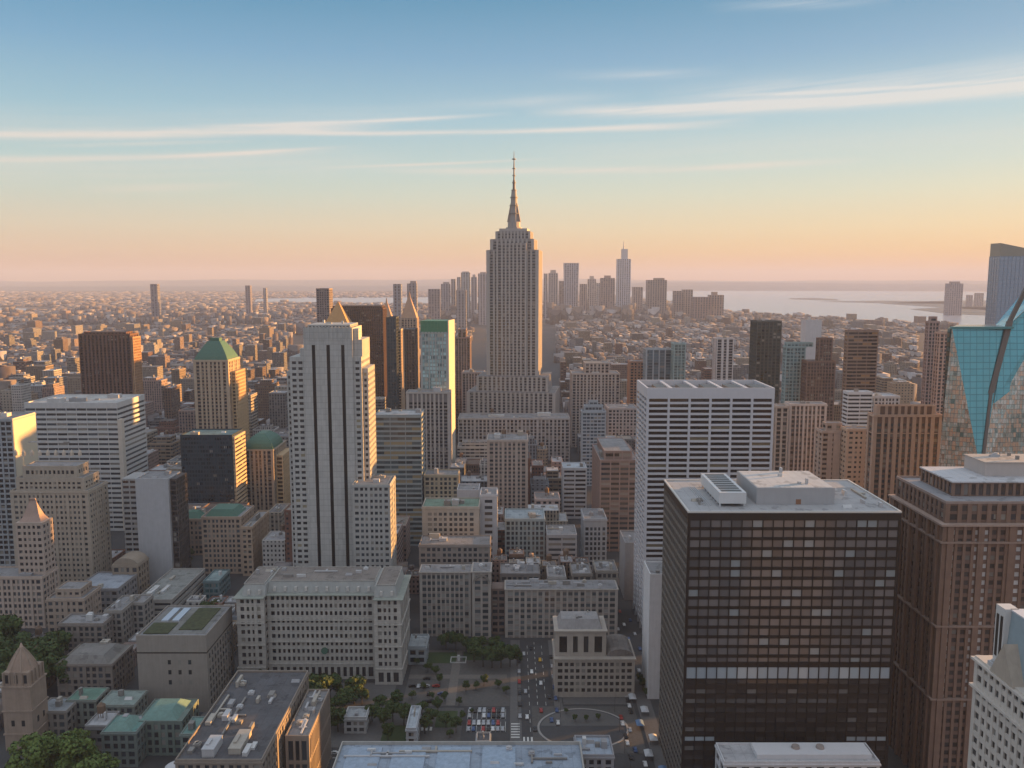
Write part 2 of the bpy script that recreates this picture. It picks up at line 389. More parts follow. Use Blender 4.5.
def clutter(root, X0, X1, Y0, Y1, z, n, big=1., tank=False, rnd=random):
    W, D = X1 - X0, Y1 - Y0
    for i in range(n):
        b = MB(); a = rnd.uniform(.08, .2) * W * big; c = rnd.uniform(.1, .25) * D * big; h = rnd.uniform(1.2, 4.2) * big ** .5
        x = rnd.uniform(X0 + 1 + a / 2, X1 - 1 - a / 2); y = rnd.uniform(Y0 + 1 + c / 2, Y1 - 1 - c / 2); k = rnd.random() if i else 0
        if k < .45:      # stair head or plant box with its own cap
            b.box(x - a / 2, x + a / 2, y - c / 2, y + c / 2, z, z + h)
            if a > 3 and c > 3:
                b.box(x - a / 2 - .15, x + a / 2 + .15, y - c / 2 - .15, y + c / 2 + .15, z + h, z + h + .2); b.box(x - a / 3, x - a / 12, y - c / 4, y + c / 6, z + h + .2, z + h + .9)
            nm = 'rooftop_unit'
        elif k < .65:    # duct run
            l = rnd.uniform(.2, .45)
            if rnd.random() < .5: b.box(max(X0, x - W * l / 2), min(X1, x + W * l / 2), y - .4, y + .4, z + .25, z + .95); b.box(x - .4, x + .4, y + .4, min(Y1, y + D * .2), z + .25, z + .9)
            else: b.box(x - .4, x + .4, max(Y0, y - D * l / 2), min(Y1, y + D * l / 2), z + .25, z + .95); b.box(x + .4, min(X1, x + W * .15), y - .4, y + .4, z + .25, z + .9)
            nm = 'duct'
        elif k < .85:    # fan housing
            b.box(x - 1.3, x + 1.3, y - 1.3, y + 1.3, z, z + 1.1); b.cyl(x, y, z + 1.1, z + 1.6, 1.0, .95, 10); nm = 'roof_fan'
        else:            # skylight
            b.frus((x - 2, x + 2, y - 1.2, y + 1.2, z), (x - 1.8, x + 1.8, y - .2, y + .2, z + 1.1)); nm = 'skylight'
        b.build(nm, stone(UNIT[rnd.randrange(5)], .16, .7), root)
    if tank:
        b = MB(); x = rnd.uniform(X0 + 3, X1 - 3); y = rnd.uniform(Y0 + 3, Y1 - 3)
        for sx in (-1, 1):
            for sy in (-1, 1): b.box(x + sx * 1.2 - .12, x + sx * 1.2 + .12, y + sy * 1.2 - .12, y + sy * 1.2 + .12, z, z + 3)
        b.cyl(x, y, z + 3, z + 6.6, 2, 2, 12); b.cyl(x, y, z + 6.6, z + 8.2, 2.15, .1, 12)
        b.build('water_tank', stone((.16, .11, .08), .2), root)
def bldg(name, label, cat, px0, px1, pyt, Y, dep, wall, span=None, glass=None, roof=(.25, .25, .26), ybot=None, ref=None, win=0,
         cw=3., fh=3.6, pf=.4, sf=.35, dp=0., ds=.15, r=.5, cn=1.2, top=1.5, side=None, z0=0, ncl=3, tank=False, par=1.1, rot=0,
         tiers=None, group=None, pb=.12, gcol=(.02, .022, .026), pane=None, cwy=None, blind=(.30, .28, .25), Z=None):
    """a storeyed building whose front face fills px0..px1 with its roof edge on row pyt at distance Y"""
    Z = wz(pyt, Y) if Z is None else Z
    X0, X1 = wx(px0, Y, Z), wx(px1, Y, Z)
    side = side or ('r' if (px0 + px1) / 2 < 512 else 'l')
    root = thing(name, label, cat, ((X0 + X1) / 2, Y, 0), rot, group)
    reg(X0, X1, Y, Y + dep, Z, ybot if ybot else pyt + 60, ref)
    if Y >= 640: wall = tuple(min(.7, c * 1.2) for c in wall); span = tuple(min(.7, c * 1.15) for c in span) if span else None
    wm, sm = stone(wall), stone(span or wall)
    gm = glass or coreglass(gcol, cw, fh, pb, blind)
    mb = MB()
    orn = sum(wall) > .55 and cw <= 6 and dp == 0 and sf < .9 and fh < 6; pil = (int(px0) % 3 + 2) if orn else 0
    wins = tier(mb, X0, X1, Y, Y + dep, z0, Z, cw, fh, pf, sf, dp, ds, r, cn, top, 0, side, cwy, pil)
    if orn:      # cornice and belt courses
        nf_ = max(1, round((Z - z0 - top) / fh)); f2 = (Z - z0 - top) / nf_
        mb.box(X0 - .4, X1 + .4, Y - .4, Y + dep + .4, Z - .75, Z - .02, 1)
        for kf in {max(1, nf_ - 2), 2, max(2, nf_ // 2)}: mb.box(X0 - .18, X1 + .18, Y - .18, Y + dep + .18, z0 + kf * f2 + .1, z0 + kf * f2 + .55, 1)
    mb.build('wall', [gm, wm, sm], root)
    if win: panes(wins if win > 1 else wins, pane or glassm((.022, .026, .032), (.085, .10, .115), blind=blind, pb=max(pb, .14)), root)  # bluish end of the pane colour paints in sky reflection
    rb = MB(); rb.box(X0 + .5, X1 - .5, Y + .5, Y + dep - .5, Z - .005, Z + .15); rb.build('roof', roofm(roof), root)
    if par: parapet(X0 + .003, X1 - .003, Y + .003, Y + dep - .003, Z, par).build('parapet', wm, root)
    if ncl: clutter(root, X0 + 1, X1 - 1, Y + 1, Y + dep - 1, Z + .15, ncl, tank=tank)
    zz = Z
    for k, tr in enumerate(tiers or []):      # (inset left, right, front, back, height)
        il, ir, fr, bk, hh = tr[:5]
        mb = MB(); a = (X0 + il, X1 - ir, Y + fr, Y + dep - bk, zz, zz + hh)
        wn = tier(mb, *a, cw, fh, pf, sf, dp, ds, r, cn, top, 0, side, cwy)
        mb.build('upper_wall', [gm, wm, sm], root)
        rb = MB(); rb.box(a[0] + .5, a[1] - .5, a[2] + .5, a[3] - .5, a[5] - .005, a[5] + .15); rb.build('roof', roofm(roof), root)
        parapet(a[0] + .003, a[1] - .003, a[2] + .003, a[3] - .003, a[5], .8).build('parapet', wm, root)
        zz += hh
    root['_z'] = zz
    return root, X0, X1, Y, Y + dep, zz
def done(root):
    for k in ('_z', '_o'):
        if k in root: del root[k]

# ------------------------------------------------------------------ ground, water, hills, haze
m, t, p = newmat('ground')
g = t.n('ShaderNodeTexCoord').outputs['Object']
x, y, z = t.sep(g)
dist = t.n('ShaderNodeVectorMath', operation='LENGTH'); t.lk(g, dist.inputs[0]); dist = dist.outputs['Value']
near = t.noise(g, .05, 6, .6); fine = t.noise(g, .9, 3)
asp = t.ramp(t.m('ADD', t.m('MULTIPLY', near, .7), t.m('MULTIPLY', fine, .3)), [(.3, (.040, .041, .044)), (.7, (.075, .075, .078))])
vo = t.n('ShaderNodeTexVoronoi'); t.put(vo.inputs['Vector'], t.xyz(t.m('MULTIPLY', x, .012), t.m('MULTIPLY', y, .012), 0.)); vo.inputs['Scale'].default_value = 1
cell = t.sep(vo.outputs['Color'])[0]
big = t.noise(g, .0006, 5, .6)
town = t.ramp(t.m('ADD', t.m('MULTIPLY', cell, .5), t.m('MULTIPLY', big, .5)), [(.28, (.03, .03, .025)), (.45, (.07, .055, .05)), (.6, (.11, .08, .072)), (.72, (.2, .15, .13))])
far = t.m('DIVIDE', t.m('SUBTRACT', dist, 3000.), 3000., clamp=True)
t.lk(t.mix(far, asp, town), p.inputs['Base Color']); p.inputs['Roughness'].default_value = .9; p.inputs['Specular IOR Level'].default_value = .3
gb = MB(); gb.poly([(-31500, -1500, 0), (31500, -1500, 0), (31500, 31500, 0), (-31500, 31500, 0)])
tag(gb.build('ground', m), kind='structure')

m, t, p = newmat('water')
g = t.n('ShaderNodeTexCoord').outputs['Object']
bu = t.n('ShaderNodeBump'); bu.inputs['Strength'].default_value = .25; bu.inputs['Distance'].default_value = 1.2
t.lk(t.noise(g, .03, 4), bu.inputs['Height']); t.lk(bu.outputs[0], p.inputs['Normal'])
p.inputs['Base Color'].default_value = (.34, .38, .44, 1); p.inputs['Roughness'].default_value = .25
WATER = m
def sheet(name, pts, z, mat, zb=None):
    """pts: picture positions of points on level z, turned into ground positions once"""
    b = MB(); q = []
    for px, py in pts:
        Y = gy(py, z); q.append((wx(px, Y, z), Y, z))
    b.poly(q)
    o = b.build(name, mat)
    if o.data.polygons[0].normal.z < 0: o.data.flip_normals()
    return tag(o, kind='structure')
sheet('harbour_water', [(1300, 336), (1000, 331), (900, 324), (840, 320), (790, 317), (740, 312), (705, 309), (680, 303), (640, 298), (600, 293.5), (620, 291.2), (700, 290.8), (860, 291.0), (1000, 291.6), (1300, 292)], 1.0, WATER)
sheet('river_water', [(255, 302), (300, 302.5), (372, 303.5), (440, 304), (520, 304), (520, 297.5), (440, 297), (372, 296.5), (300, 297.5), (256, 299)], 1.0, WATER)
sheet('river_reach', [(-60, 312), (20, 312), (40, 309), (10, 308), (-60, 308)], 1.0, WATER)
m, t, p = newmat('island_ground')
g = t.n('ShaderNodeTexCoord').outputs['Object']
t.lk(t.ramp(t.noise(g, .004, 4), [(.35, (.03, .035, .025)), (.65, (.12, .10, .08))]), p.inputs['Base Color'])
ISL = m
for nm, pts in (('island', [(790, 299.2), (838, 300.6), (838, 299.2), (812, 297.8), (790, 298.3)]), ('island', [(818, 301.6), (880, 303), (960, 304), (960, 301.6), (880, 300.6)]),
                ('peninsula', [(880, 303.4), (1000, 311), (1300, 312), (1300, 300.5), (950, 300.5)]), ('headland', [(910, 309), (950, 314), (1040, 317), (1300, 318), (1300, 306), (950, 307)])):
    sheet(nm, pts, 2.0, ISL)
# hills along the horizon
for nm, Y0_, hz, sd_, xa, xb, k in (('hills', 17000, 165, 1, -24000, 30000, 1.0), ('far_hills', 24500, 250, 7, -31000, 31000, .9)):
    rr = random.Random(sd_); b = MB(); n = 120; ph = [rr.uniform(0, 6.3) for _ in range(6)]
    rings = []
    for i in range(n + 1):
        X = xa + (xb - xa) * i / n
        h = hz * (.80 + .10 * math.sin(X / 4200 + ph[0]) + .06 * math.sin(X / 1700 + ph[1]) + .03 * math.sin(X / 600 + ph[2]))
        if nm == 'hills' and X < 3000: h *= .55
        rings.append([(X, Y0_, 0), (X, Y0_ + 900, h * .6), (X, Y0_ + 2400, h), (X, Y0_ + 5000, h * .8), (X, Y0_ + 6500, 0)])
    for i in range(n):
        for j in range(4):
            b.poly([rings[i][j], rings[i + 1][j], rings[i + 1][j + 1], rings[i][j + 1]])
    tag(b.build(nm, ISL), kind='structure')

hb = MB(); hb.box(-32000, 32000, -1600, 32000, -1, 530)
m = bpy.data.materials.new('haze'); m.use_nodes = True
for x_ in list(m.node_tree.nodes): m.node_tree.nodes.remove(x_)
t = NT(m.node_tree); pv = t.n('ShaderNodeVolumePrincipled'); mo = t.n('ShaderNodeOutputMaterial')
pv.inputs['Color'].default_value = (.50, .60, .86, 1); pv.inputs['Density'].default_value = 5.8e-5
t.lk(pv.outputs[0], mo.inputs['Volume'])
HAZE = hb.build('haze', m); tag(HAZE, kind='stuff', label='pale pinkish evening haze over the whole city', cat='haze')

# ------------------------------------------------------------------ roads, blocks, plaza
PAVE = plain('pavement', (.11, .108, .108), .9, var=.25)
PAVE2 = plain('plaza_paving', (.085, .082, .08), .9, var=.35)
WHITE = plain('road_paint', (.55, .55, .53), .8)
ASP2 = plain('asphalt', (.062, .064, .07), .85, var=.25)
GRASS = plain('lawn', (.035, .06, .02), .95, var=.4)
def slab(name, X0, X1, Y0, Y1, h=.14, mat=PAVE, z=0):
    b = MB(); b.box(X0, X1, Y0, Y1, z, z + h, 0, False); return tag(b.build(name, mat), kind='structure')
# main street px 519..551 between Y 400 and 520
STX0, STX1 = 5.0, 23.0
slab('pavement', -1, STX0, 398, 521); slab('pavement', STX1, 27.5, 420, 521)
slab('pavement', -165, -66, 395, 463)            # in front of the palazzo
slab('plaza', -60, -1.2, 436, 506, .12, PAVE2)
slab('parking_lot', -24, -3, 409, 434, .02, ASP2)
slab('park_ground', -70, -26, 397, 434, .12, PAVE2)
slab('lawn', -66, -52, 400, 416, .15, GRASS); slab('lawn', -40, -29, 414, 431, .15, GRASS)
slab('pavement', 28, 66, 438, 520, .14)
slab('pavement', 68, 76, 300, 470, .14)
b = MB()      # crosswalks, lane lines
for i in range(9): b.box(STX0 + .6 + i * 1.95, STX0 + 1.6 + i * 1.95, 401, 405, .0, .012)
for i in range(9): b.box(-60 + i * 2.2, -58.8 + i * 2.2, 411, 414.5, .0, .14)
for i in range(6): b.box(-.5 - i * .0 , 3.9, 404 + i * 2.6, 405.1 + i * 2.6, .15, .165)
tag(b.build('crosswalk', WHITE), kind='structure')
b = MB()
for i in range(16): b.box(13.85, 14.1, 410 + i * 7, 413 + i * 7, 0, .01)
for i in range(12): b.box(9.4, 9.6, 410 + i * 9, 414 + i * 9, 0, .01); b.box(18.4, 18.6, 410 + i * 9, 414 + i * 9, 0, .01)
for i in range(22): b.box(-150 + i * 9, -145 + i * 9, 386, 386.3, 0, .01)
for i in range(9): b.box(-23.5 + i * 2.5, -23.3 + i * 2.5, 410, 420, .02, .03); b.box(-23.5 + i * 2.5, -23.3 + i * 2.5, 423, 433, .02, .03)
tag(b.build('lane_marking', WHITE), kind='structure')
for (a, c, d, e) in ((-58, -34, 488, 503), (-30, -6, 492, 504)): slab('lawn', a, c, d, e, .17, GRASS)
slab('plaza_path', -36, -31, 437, 505, .15, plain('path', (.14, .13, .12), .9, var=.3)); slab('plaza_path', -60, -3, 468, 473, .16, plain('path', (.14, .13, .12), .9, var=.3))
# oval forecourt
ecx, ecy, ea, eb_ = wx(583, gy(728)), gy(728), 22.5, 19.0
def ellipse(a, c, n=56): return [(ecx + a * math.cos(2 * math.pi * i / n), ecy + c * math.sin(2 * math.pi * i / n)) for i in range(n)]
b = MB(); e1, e2 = ellipse(ea, eb_), ellipse(ea + 1.1, eb_ + 1.1)
for i in range(56):
    j = (i + 1) % 56
    b.poly([(*e1[i], .2), (*e2[i], .2), (*e2[j], .2), (*e1[j], .2)]); b.poly([(*e2[i], 0), (*e2[j], 0), (*e2[j], .2), (*e2[i], .2)])
tag(b.build('oval_kerb', stone((.3, .29, .28))), kind='structure')
b = MB(); b.poly([(q[0], q[1], .1) for q in e1]); tag(b.build('oval_forecourt', plain('dark_asphalt', (.052, .054, .06), .8, var=.2)), kind='structure')
b = MB(); hq = [q for q in ellipse(ea - .6, eb_ - .6) if q[1] > ecy + 1.5]
b.poly([(q[0], q[1], .112) for q in hq]); tag(b.build('oval_lane', plain('light_asphalt', (.10, .10, .10), .8, var=.2)), kind='structure')
slab('forecourt_pavement', ecx - 26, 66, ecy - 24, 436, .06, PAVE2)

# ------------------------------------------------------------------ landmark buildings
ST = (.50, .47, .43); TAN = (.42, .33, .26); BRK = (.16, .085, .06); WHT = (.70, .70, .70); GRY = (.34, .34, .35)
COP = plain('verdigris_copper', (.05, .135, .10), .6, var=.25)
COPL = plain('pale_copper', (.13, .23, .205), .7, var=.35)
DARKM = plain('dark_metal', (.035, .030, .028), .4, var=.2)
STEEL = plain('pale_metal', (.45, .46, .48), .5, var=.1)

# --- dark office tower, near right
def dark_tower():
    Y = 345; Z = wz(513, Y); X0, X1 = wx(688, Y, Z), wx(902, Y, Z); D = 57
    root = thing('office_tower', 'near dark bronze glass tower with flat pale roof and a pale blue window row', 'office tower', ((X0 + X1) / 2, Y, 0))
    reg(X0, X1, Y, Y + D, Z, 900, 'the near dark glass tower')
    mb = MB(); fr = plain('dark_bronze', (.024, .018, .016), .5, .0, .25, var=.2); sidem = stone((.17, .155, .14), .12, .6)
    mb.box(X0 + .6, X1 - .6, Y + .6, Y + D - .6, 0, Z - .1, 0, False)
    nx = 20; c = (X1 - X0 - 2) / nx; fh = 4.3; nf = 32
    top = 3.2
    for j in range(nx + 1):
        u = X0 + 1 + j * c; mb.box(u - .16, u + .16, Y, Y + .62, 0, Z - top, 1, False)
    ny = 16; cy = (D - 2) / ny
    for j in range(ny + 1):
        u = Y + 1 + j * cy; mb.box(X0 + .05, X0 + .62, u - .3, u + .3, 0, Z - top, 2, False)
    front = []; z = Z - top; rows = []
    i = 0
    while z > 2:
        h = fh if i != 15 else 5.6
        rows.append((z - h, z, i)); z -= h; i += 1
    for (za, zb, i) in rows:
        sp = 1.35 if i != 15 else .5
        if i in (14, 16): sp = 2.4
        if i > 16: sp = 2.3
        mb.box(X0 + .2, X1 - .2, Y + .2, Y + D - .2, za, za + sp, 1)
        # side slabs in lighter metal
        mb.box(X0 + .1, X0 + .3, Y + .3, Y + D - .3, za, za + 1.5, 2, False)
        for j in range(nx):
            u0 = X0 + 1 + j * c + .16; u1 = u0 + c - .32
            if i == 15 or (i == 22 and (j < 3 or j > nx - 5)): kind = 'pale'
            elif i > 15: kind = 'dark'
            else: kind = 'mid'
            front.append((kind, ((u0 + u1) / 2, Y + .54, (za + sp + zb) / 2, u1 - u0, zb - za - sp, 'x')))
    mb.box(X0 + .08, X1 - .08, Y + .08, Y + D - .08, Z - top, Z - .01, 1)
    for (a, b_) in ((X0, X0 + 1), (X1 - 1, X1)): mb.box(a, b_, Y - .02, Y + .6, 0, Z - top, 1, False)
    mb.build('wall', [coreglass((.02, .02, .022), cy, fh, .06), fr, sidem], root)
    g_mid = glassm((.085, .082, .088), (.185, .17, .17), (.28, .32, .34), .09, .12); g_dk = glassm((.03, .027, .028), (.075, .066, .064), (.16, .16, .16), .06, .12)  # lighter upper panes carry sky reflection as base colour
    g_pl = glassm((.28, .33, .38), (.36, .42, .46), (.45, .48, .5), .1, .2, name='pale_window_glass')
    mid = [q for k, q in front if k == 'mid']; dk = [q for k, q in front if k == 'dark']; pl = [q for k, q in front if k == 'pale']
    panes(pl, g_pl, root, 40); panes(mid, g_mid, root, 60)
    b = MB()
    for (cx, cy_, cz, ww, hh, ax) in dk: b.box(cx - ww / 2, cx + ww / 2, cy_ - .05, cy_ + .05, cz - hh / 2, cz + hh / 2)
    tag(b.build('window', g_dk, root), kind='stuff')
    rf = roofm((.36, .36, .37), .12)
    b = MB(); b.box(X0 + .9, X1 - .9, Y + .9, Y + D - .9, Z - .005, Z + .2); b.build('roof', rf, root)
    parapet(X0, X1, Y, Y + D, Z, .7, .8).build('parapet', stone((.55, .53, .5), .06), root)
    # rooftop block and louvred cooling housing
    zr = Z + .2
    bx0, bx1 = wx(757, Y + 12, zr), wx(835, Y + 12, zr)
    b = MB(); b.box(bx0, bx1, Y + 13, Y + 46, zr, zr + 7.2); pr_ = b.build('plant_room', stone((.36, .36, .37), .08), root)
    b = MB(); b.box(bx0 + .5, bx1 - .5, Y + 13.5, Y + 45.5, zr + 7.2, zr + 7.35); b.build('plant_room_roof', roofm((.5, .5, .5), .1), pr_)
    b = MB(); b.box(bx0 + 17, bx0 + 19.2, Y + 12.9, Y + 13.05, zr, zr + 2.2); b.build('hatch', stone((.25, .13, .08)), pr_)
    lx0, lx1 = wx(719, Y + 9, zr), wx(746, Y + 9, zr)
    b = MB(); b.box(lx0, lx1, Y + 9, Y + 45, zr + 1.4, zr + 6.2)
    for k in range(8):
        b.box(lx0 + .3, lx0 + .9, Y + 9.6 + k * 4.8, Y + 10.3 + k * 4.8, zr, zr + 1.4)
        b.box(lx1 - .9, lx1 - .3, Y + 9.6 + k * 4.8, Y + 10.3 + k * 4.8, zr, zr + 1.4)
    hs = b.build('cooling_housing', stone((.55, .56, .57), .08), root)
    b = MB()
    for k in range(8): b.box(lx0 + 1.4, lx1 - 1.4, Y + 11 + k * 4.2, Y + 13.9 + k * 4.2, zr + 6.2, zr + 6.32)
    b.build('louvre', DARKM, hs)
    b = MB()
    for k in range(4): b.box(lx0 - 3.2 - k * .9, lx0 - 3.0 - k * .9, Y + 10, Y + 44, zr, zr + .35)
    b.build('roof_rail', STEEL, root)
    clutter(root, bx1 + 1, X1 - 2, Y + 4, Y + D - 3, zr, 6, .35); clutter(root, lx0 - 9, lx0 - 4, Y + 6, Y + D - 3, zr, 3, .6); clutter(root, bx0 + 2, bx1 - 2, Y + 15, Y + 44, zr + 7.35, 4, .35)
dark_tower()

# --- white gridded office tower, right of centre
def white_tower():
    Y = 530; Z = wz(388, Y); X0, X1 = wx(647, Y, Z), wx(775, Y, Z); D = 44
    root = thing('office_tower', 'white office tower with wide dark window bands in six bays, behind the dark glass tower', 'office tower', ((X0 + X1) / 2, Y, 0))
    reg(X0, X1, Y, Y + D, Z, 660, 'the white banded tower')
    mb = MB(); top = 6.8; nb = 6; c = (X1 - X0 - 1.6) / nb; fh = 3.5; r = 1.1
    mb.box(X0 + r, X1 - r, Y + r, Y + D - r, 0, Z - 4, 0, False)
    for j in range(nb + 1):
        u = X0 + .8 + j * c; mb.box(u - .7, u + .7, Y, Y + r + .02, 0, Z - top, 1, False)
    for j in range(1, 4):
        u = Y + j * D / 4; mb.box(X0 + .0, X0 + r + .02, u - .7, u + .7, 0, Z - top, 1, False)
    mb.box(X0, X0 + .8, Y + D - .9, Y + D, 0, Z - top, 1, False); mb.box(X1 - .8, X1, Y + D - .9, Y + D, 0, Z - top, 1, False)
    mb.box(X0, X0 + r + .0, Y + .001, Y + 1.4, 0, Z - top - .01, 1, False)
    z = Z - top; wins = []; sidew = []
    while z > 6:
        mb.box(X0 + .12, X1 - .12, Y + .12, Y + D - .12, z - fh, z - fh + 1.4, 1)
        for j in range(nb): wins.append((X0 + .8 + (j + .5) * c, Y + r - .06, z - (fh - 1.4) / 2, c - 1.4, fh - 1.4, 'x'))
        for j in range(4): sidew.append((X0 + r - .06, Y + (j + .5) * D / 4, z - (fh - 1.4) / 2, D / 4 - 1.4, fh - 1.4, 'y'))
        z -= fh
    # crown: blank band and recessed open roof
    mb.box(X0, X1, Y, Y + D, Z - top, Z - 4, 1)
    for a in ((X0, X1, Y, Y + 1.2), (X0, X1, Y + D - 1.2, Y + D), (X0, X0 + 1.2, Y + 1.2, Y + D - 1.2), (X1 - 1.2, X1, Y + 1.2, Y + D - 1.2)): mb.box(*a, Z - 4.01, Z, 1)
    for k in range(1, 5):
        u = X0 + k * (X1 - X0) / 5; mb.box(u - 1, u + 1, Y + 1.2, Y + D - 1.2, Z - 2, Z - .5, 1)
    mb.build('wall', [coreglass((.012, .012, .014), c, fh, .02), stone((.54, .54, .57), .05, .6), stone((.54, .54, .57), .05, .6)], root)
    panes(wins + sidew, glassm((.010, .010, .012), (.035, .03, .03), (.22, .19, .13), .05, .15), root)
    b = MB(); b.box(X0 + 1.3, X1 - 1.3, Y + 1.3, Y + D - 1.3, Z - 4, Z - 3.85); rf = b.build('roof', roofm((.18, .17, .17)), root)
    for k in range(5):
        b = MB(); u = X0 + 8 + k * 15.5; b.box(u, u + 8, Y + 12, Y + 30, Z - 3.85, Z - 1.2); b.build('rooftop_unit', stone((.2, .19, .18)), root)
white_tower()

# --- tall limestone tower with three dark strips, left of centre
def strip_tower():
    Y = 560; Z = wz(328, Y); root = thing('skyscraper', 'tall pale limestone tower with three black vertical strips and stepped sunlit shoulders', 'skyscraper', (wx(328, Y, Z), Y, 0))
    lim = stone((.43, .425, .41), .14, joint=3.9); D = 36
    X0, X1 = wx(303, Y, Z), wx(352, Y, Z)
    za = wz(357, Y); XL, XR = wx(289, Y, za), wx(361, Y, za)
    reg(XL, XR, Y, Y + D, Z, 575, 'the three-striped limestone tower')
    mb = MB()
    ns = 3; seg = (X1 - X0) / 4
    # central shaft: limestone panels between the strips
    zt = wz(345, Y); zb = 0
    sw = 2.3
    cs = [X0 + seg * .80, X0 + seg * 2.0, X0 + seg * 3.2]
    e = [X0] + [q for s_ in cs for q in (s_ - sw / 2, s_ + sw / 2)] + [X1]
    for k in range(0, 8, 2): mb.box(e[k], e[k + 1], Y, Y + D, 0, zt, 0, False)
    for s_ in cs: mb.box(s_ - sw / 2 - .01, s_ + sw / 2 + .01, Y + 1.0, Y + D - 1, 0, zt - .01, 1, False)
    mb.box(X0, X1, Y, Y + D, zt, Z, 0)
    for k in range(13):       # fluted crown
        u = X0 + (k + .5) * (X1 - X0) / 13; mb.box(u - .5, u + .5, Y - .35, Y, zt + 3, Z + .8, 0)
    mb.build('wall', [lim, plain('black_strip', (.012, .012, .014), .3)], root)
    b = MB(); zc = zt - 3
    # side shafts with windows
    wins = []; g = coreglass((.02, .022, .025), 3.2, 3.9, .08)
    mb = MB()
    for (a0, a1, sd_) in ((XL, X0 - .01, 'l'), (X1 + .01, XR, 'r')):
        wins += tier(mb, a0, a1, Y + 1.2, Y + D - 2, 0, za, 3.0, 3.9, .42, .52, 0, .1, .4, 1.4, 3, 0, sd_, 3.4)
    mb.build('side_wall', [g, lim, lim], root)
    # steps
    mb = MB(); z2 = wz(340, Y)
    mb.box(X1 + .02, X1 + 6, Y + 2.5, Y + D - 4, za, z2, 0); mb.build('shoulder', lim, root); mb = MB(); mb.box(X0 - 3.2, X0 - .02, Y + 2.5, Y + D - 4, za, wz(349, Y), 0)
    X3 = wx(367, Y, wz(372, Y)); zs = wz(369, Y)
    wins += tier(mb2 := MB(), XR + .01, X3, Y + 4, Y + D - 4, 0, zs, 3.0, 3.9, .42, .5, 0, .1, .4, 1., 3, 0, 'r', 3.4)
    mb2.build('side_wall', [g, lim, lim], root)
    XLL = XL - 3
    tier(mb2 := MB(), XLL, XL - .01, Y + 4, Y + D - 4, 0, wz(372, Y), 3.0, 3.9, .42, .5, 0, .1, .4, .9, 3, 0, 'l', 3.4); mb2.build('side_wall', [g, lim, lim], root)
    mb.build('shoulder', lim, root)
    # upper stages catching the sun
    mb = MB(); tier(mb, X0 + 2, X1 - 2, Y + 4, Y + D - 3, Z, Z + 2, 2.2, 2, .5, .5, 0, .1, .3, .8, 1, 0, 'r'); mb.build('crown', [g, lim, lim], root)
    b = MB(); b.box(X1 - 3.8, X1 + 3.6, Y + 3, Y + 12, z2, wz(329, Y)); b.build('crown_block', lim, root)
    panes(wins, glassm((.02, .022, .028), (.06, .065, .07), (.35, .3, .2), .08), root)
    for a in ((X0, X1, Y, Y + D, Z, 'roof'),): MBb = MB(); MBb.box(a[0] + .3, a[1] - .3, a[2] + .3, a[3] - .3, Z - .005, Z + .1); MBb.build('roof', roofm((.2, .18, .16)), root)
    clutter(root, X0 + 4, X1 - 4, Y + 6, Y + 30, Z + 2, 3, .4)
strip_tower()

# annex to its right
r_, *q = bldg('office_block', 'narrow limestone annex with three window bays, against the right foot of the three-striped tower', 'office block', 352, 390, 486, 548, 26, (.38, .375, .36),
     ybot=575, ref='the limestone annex', win=1, cw=3.1, fh=4, pf=.38, sf=.5, cn=1.5, top=1.2, ncl=2, ds=.12, tiers=[(1.2, 2, 3, 2, 0.1)])
done(r_)

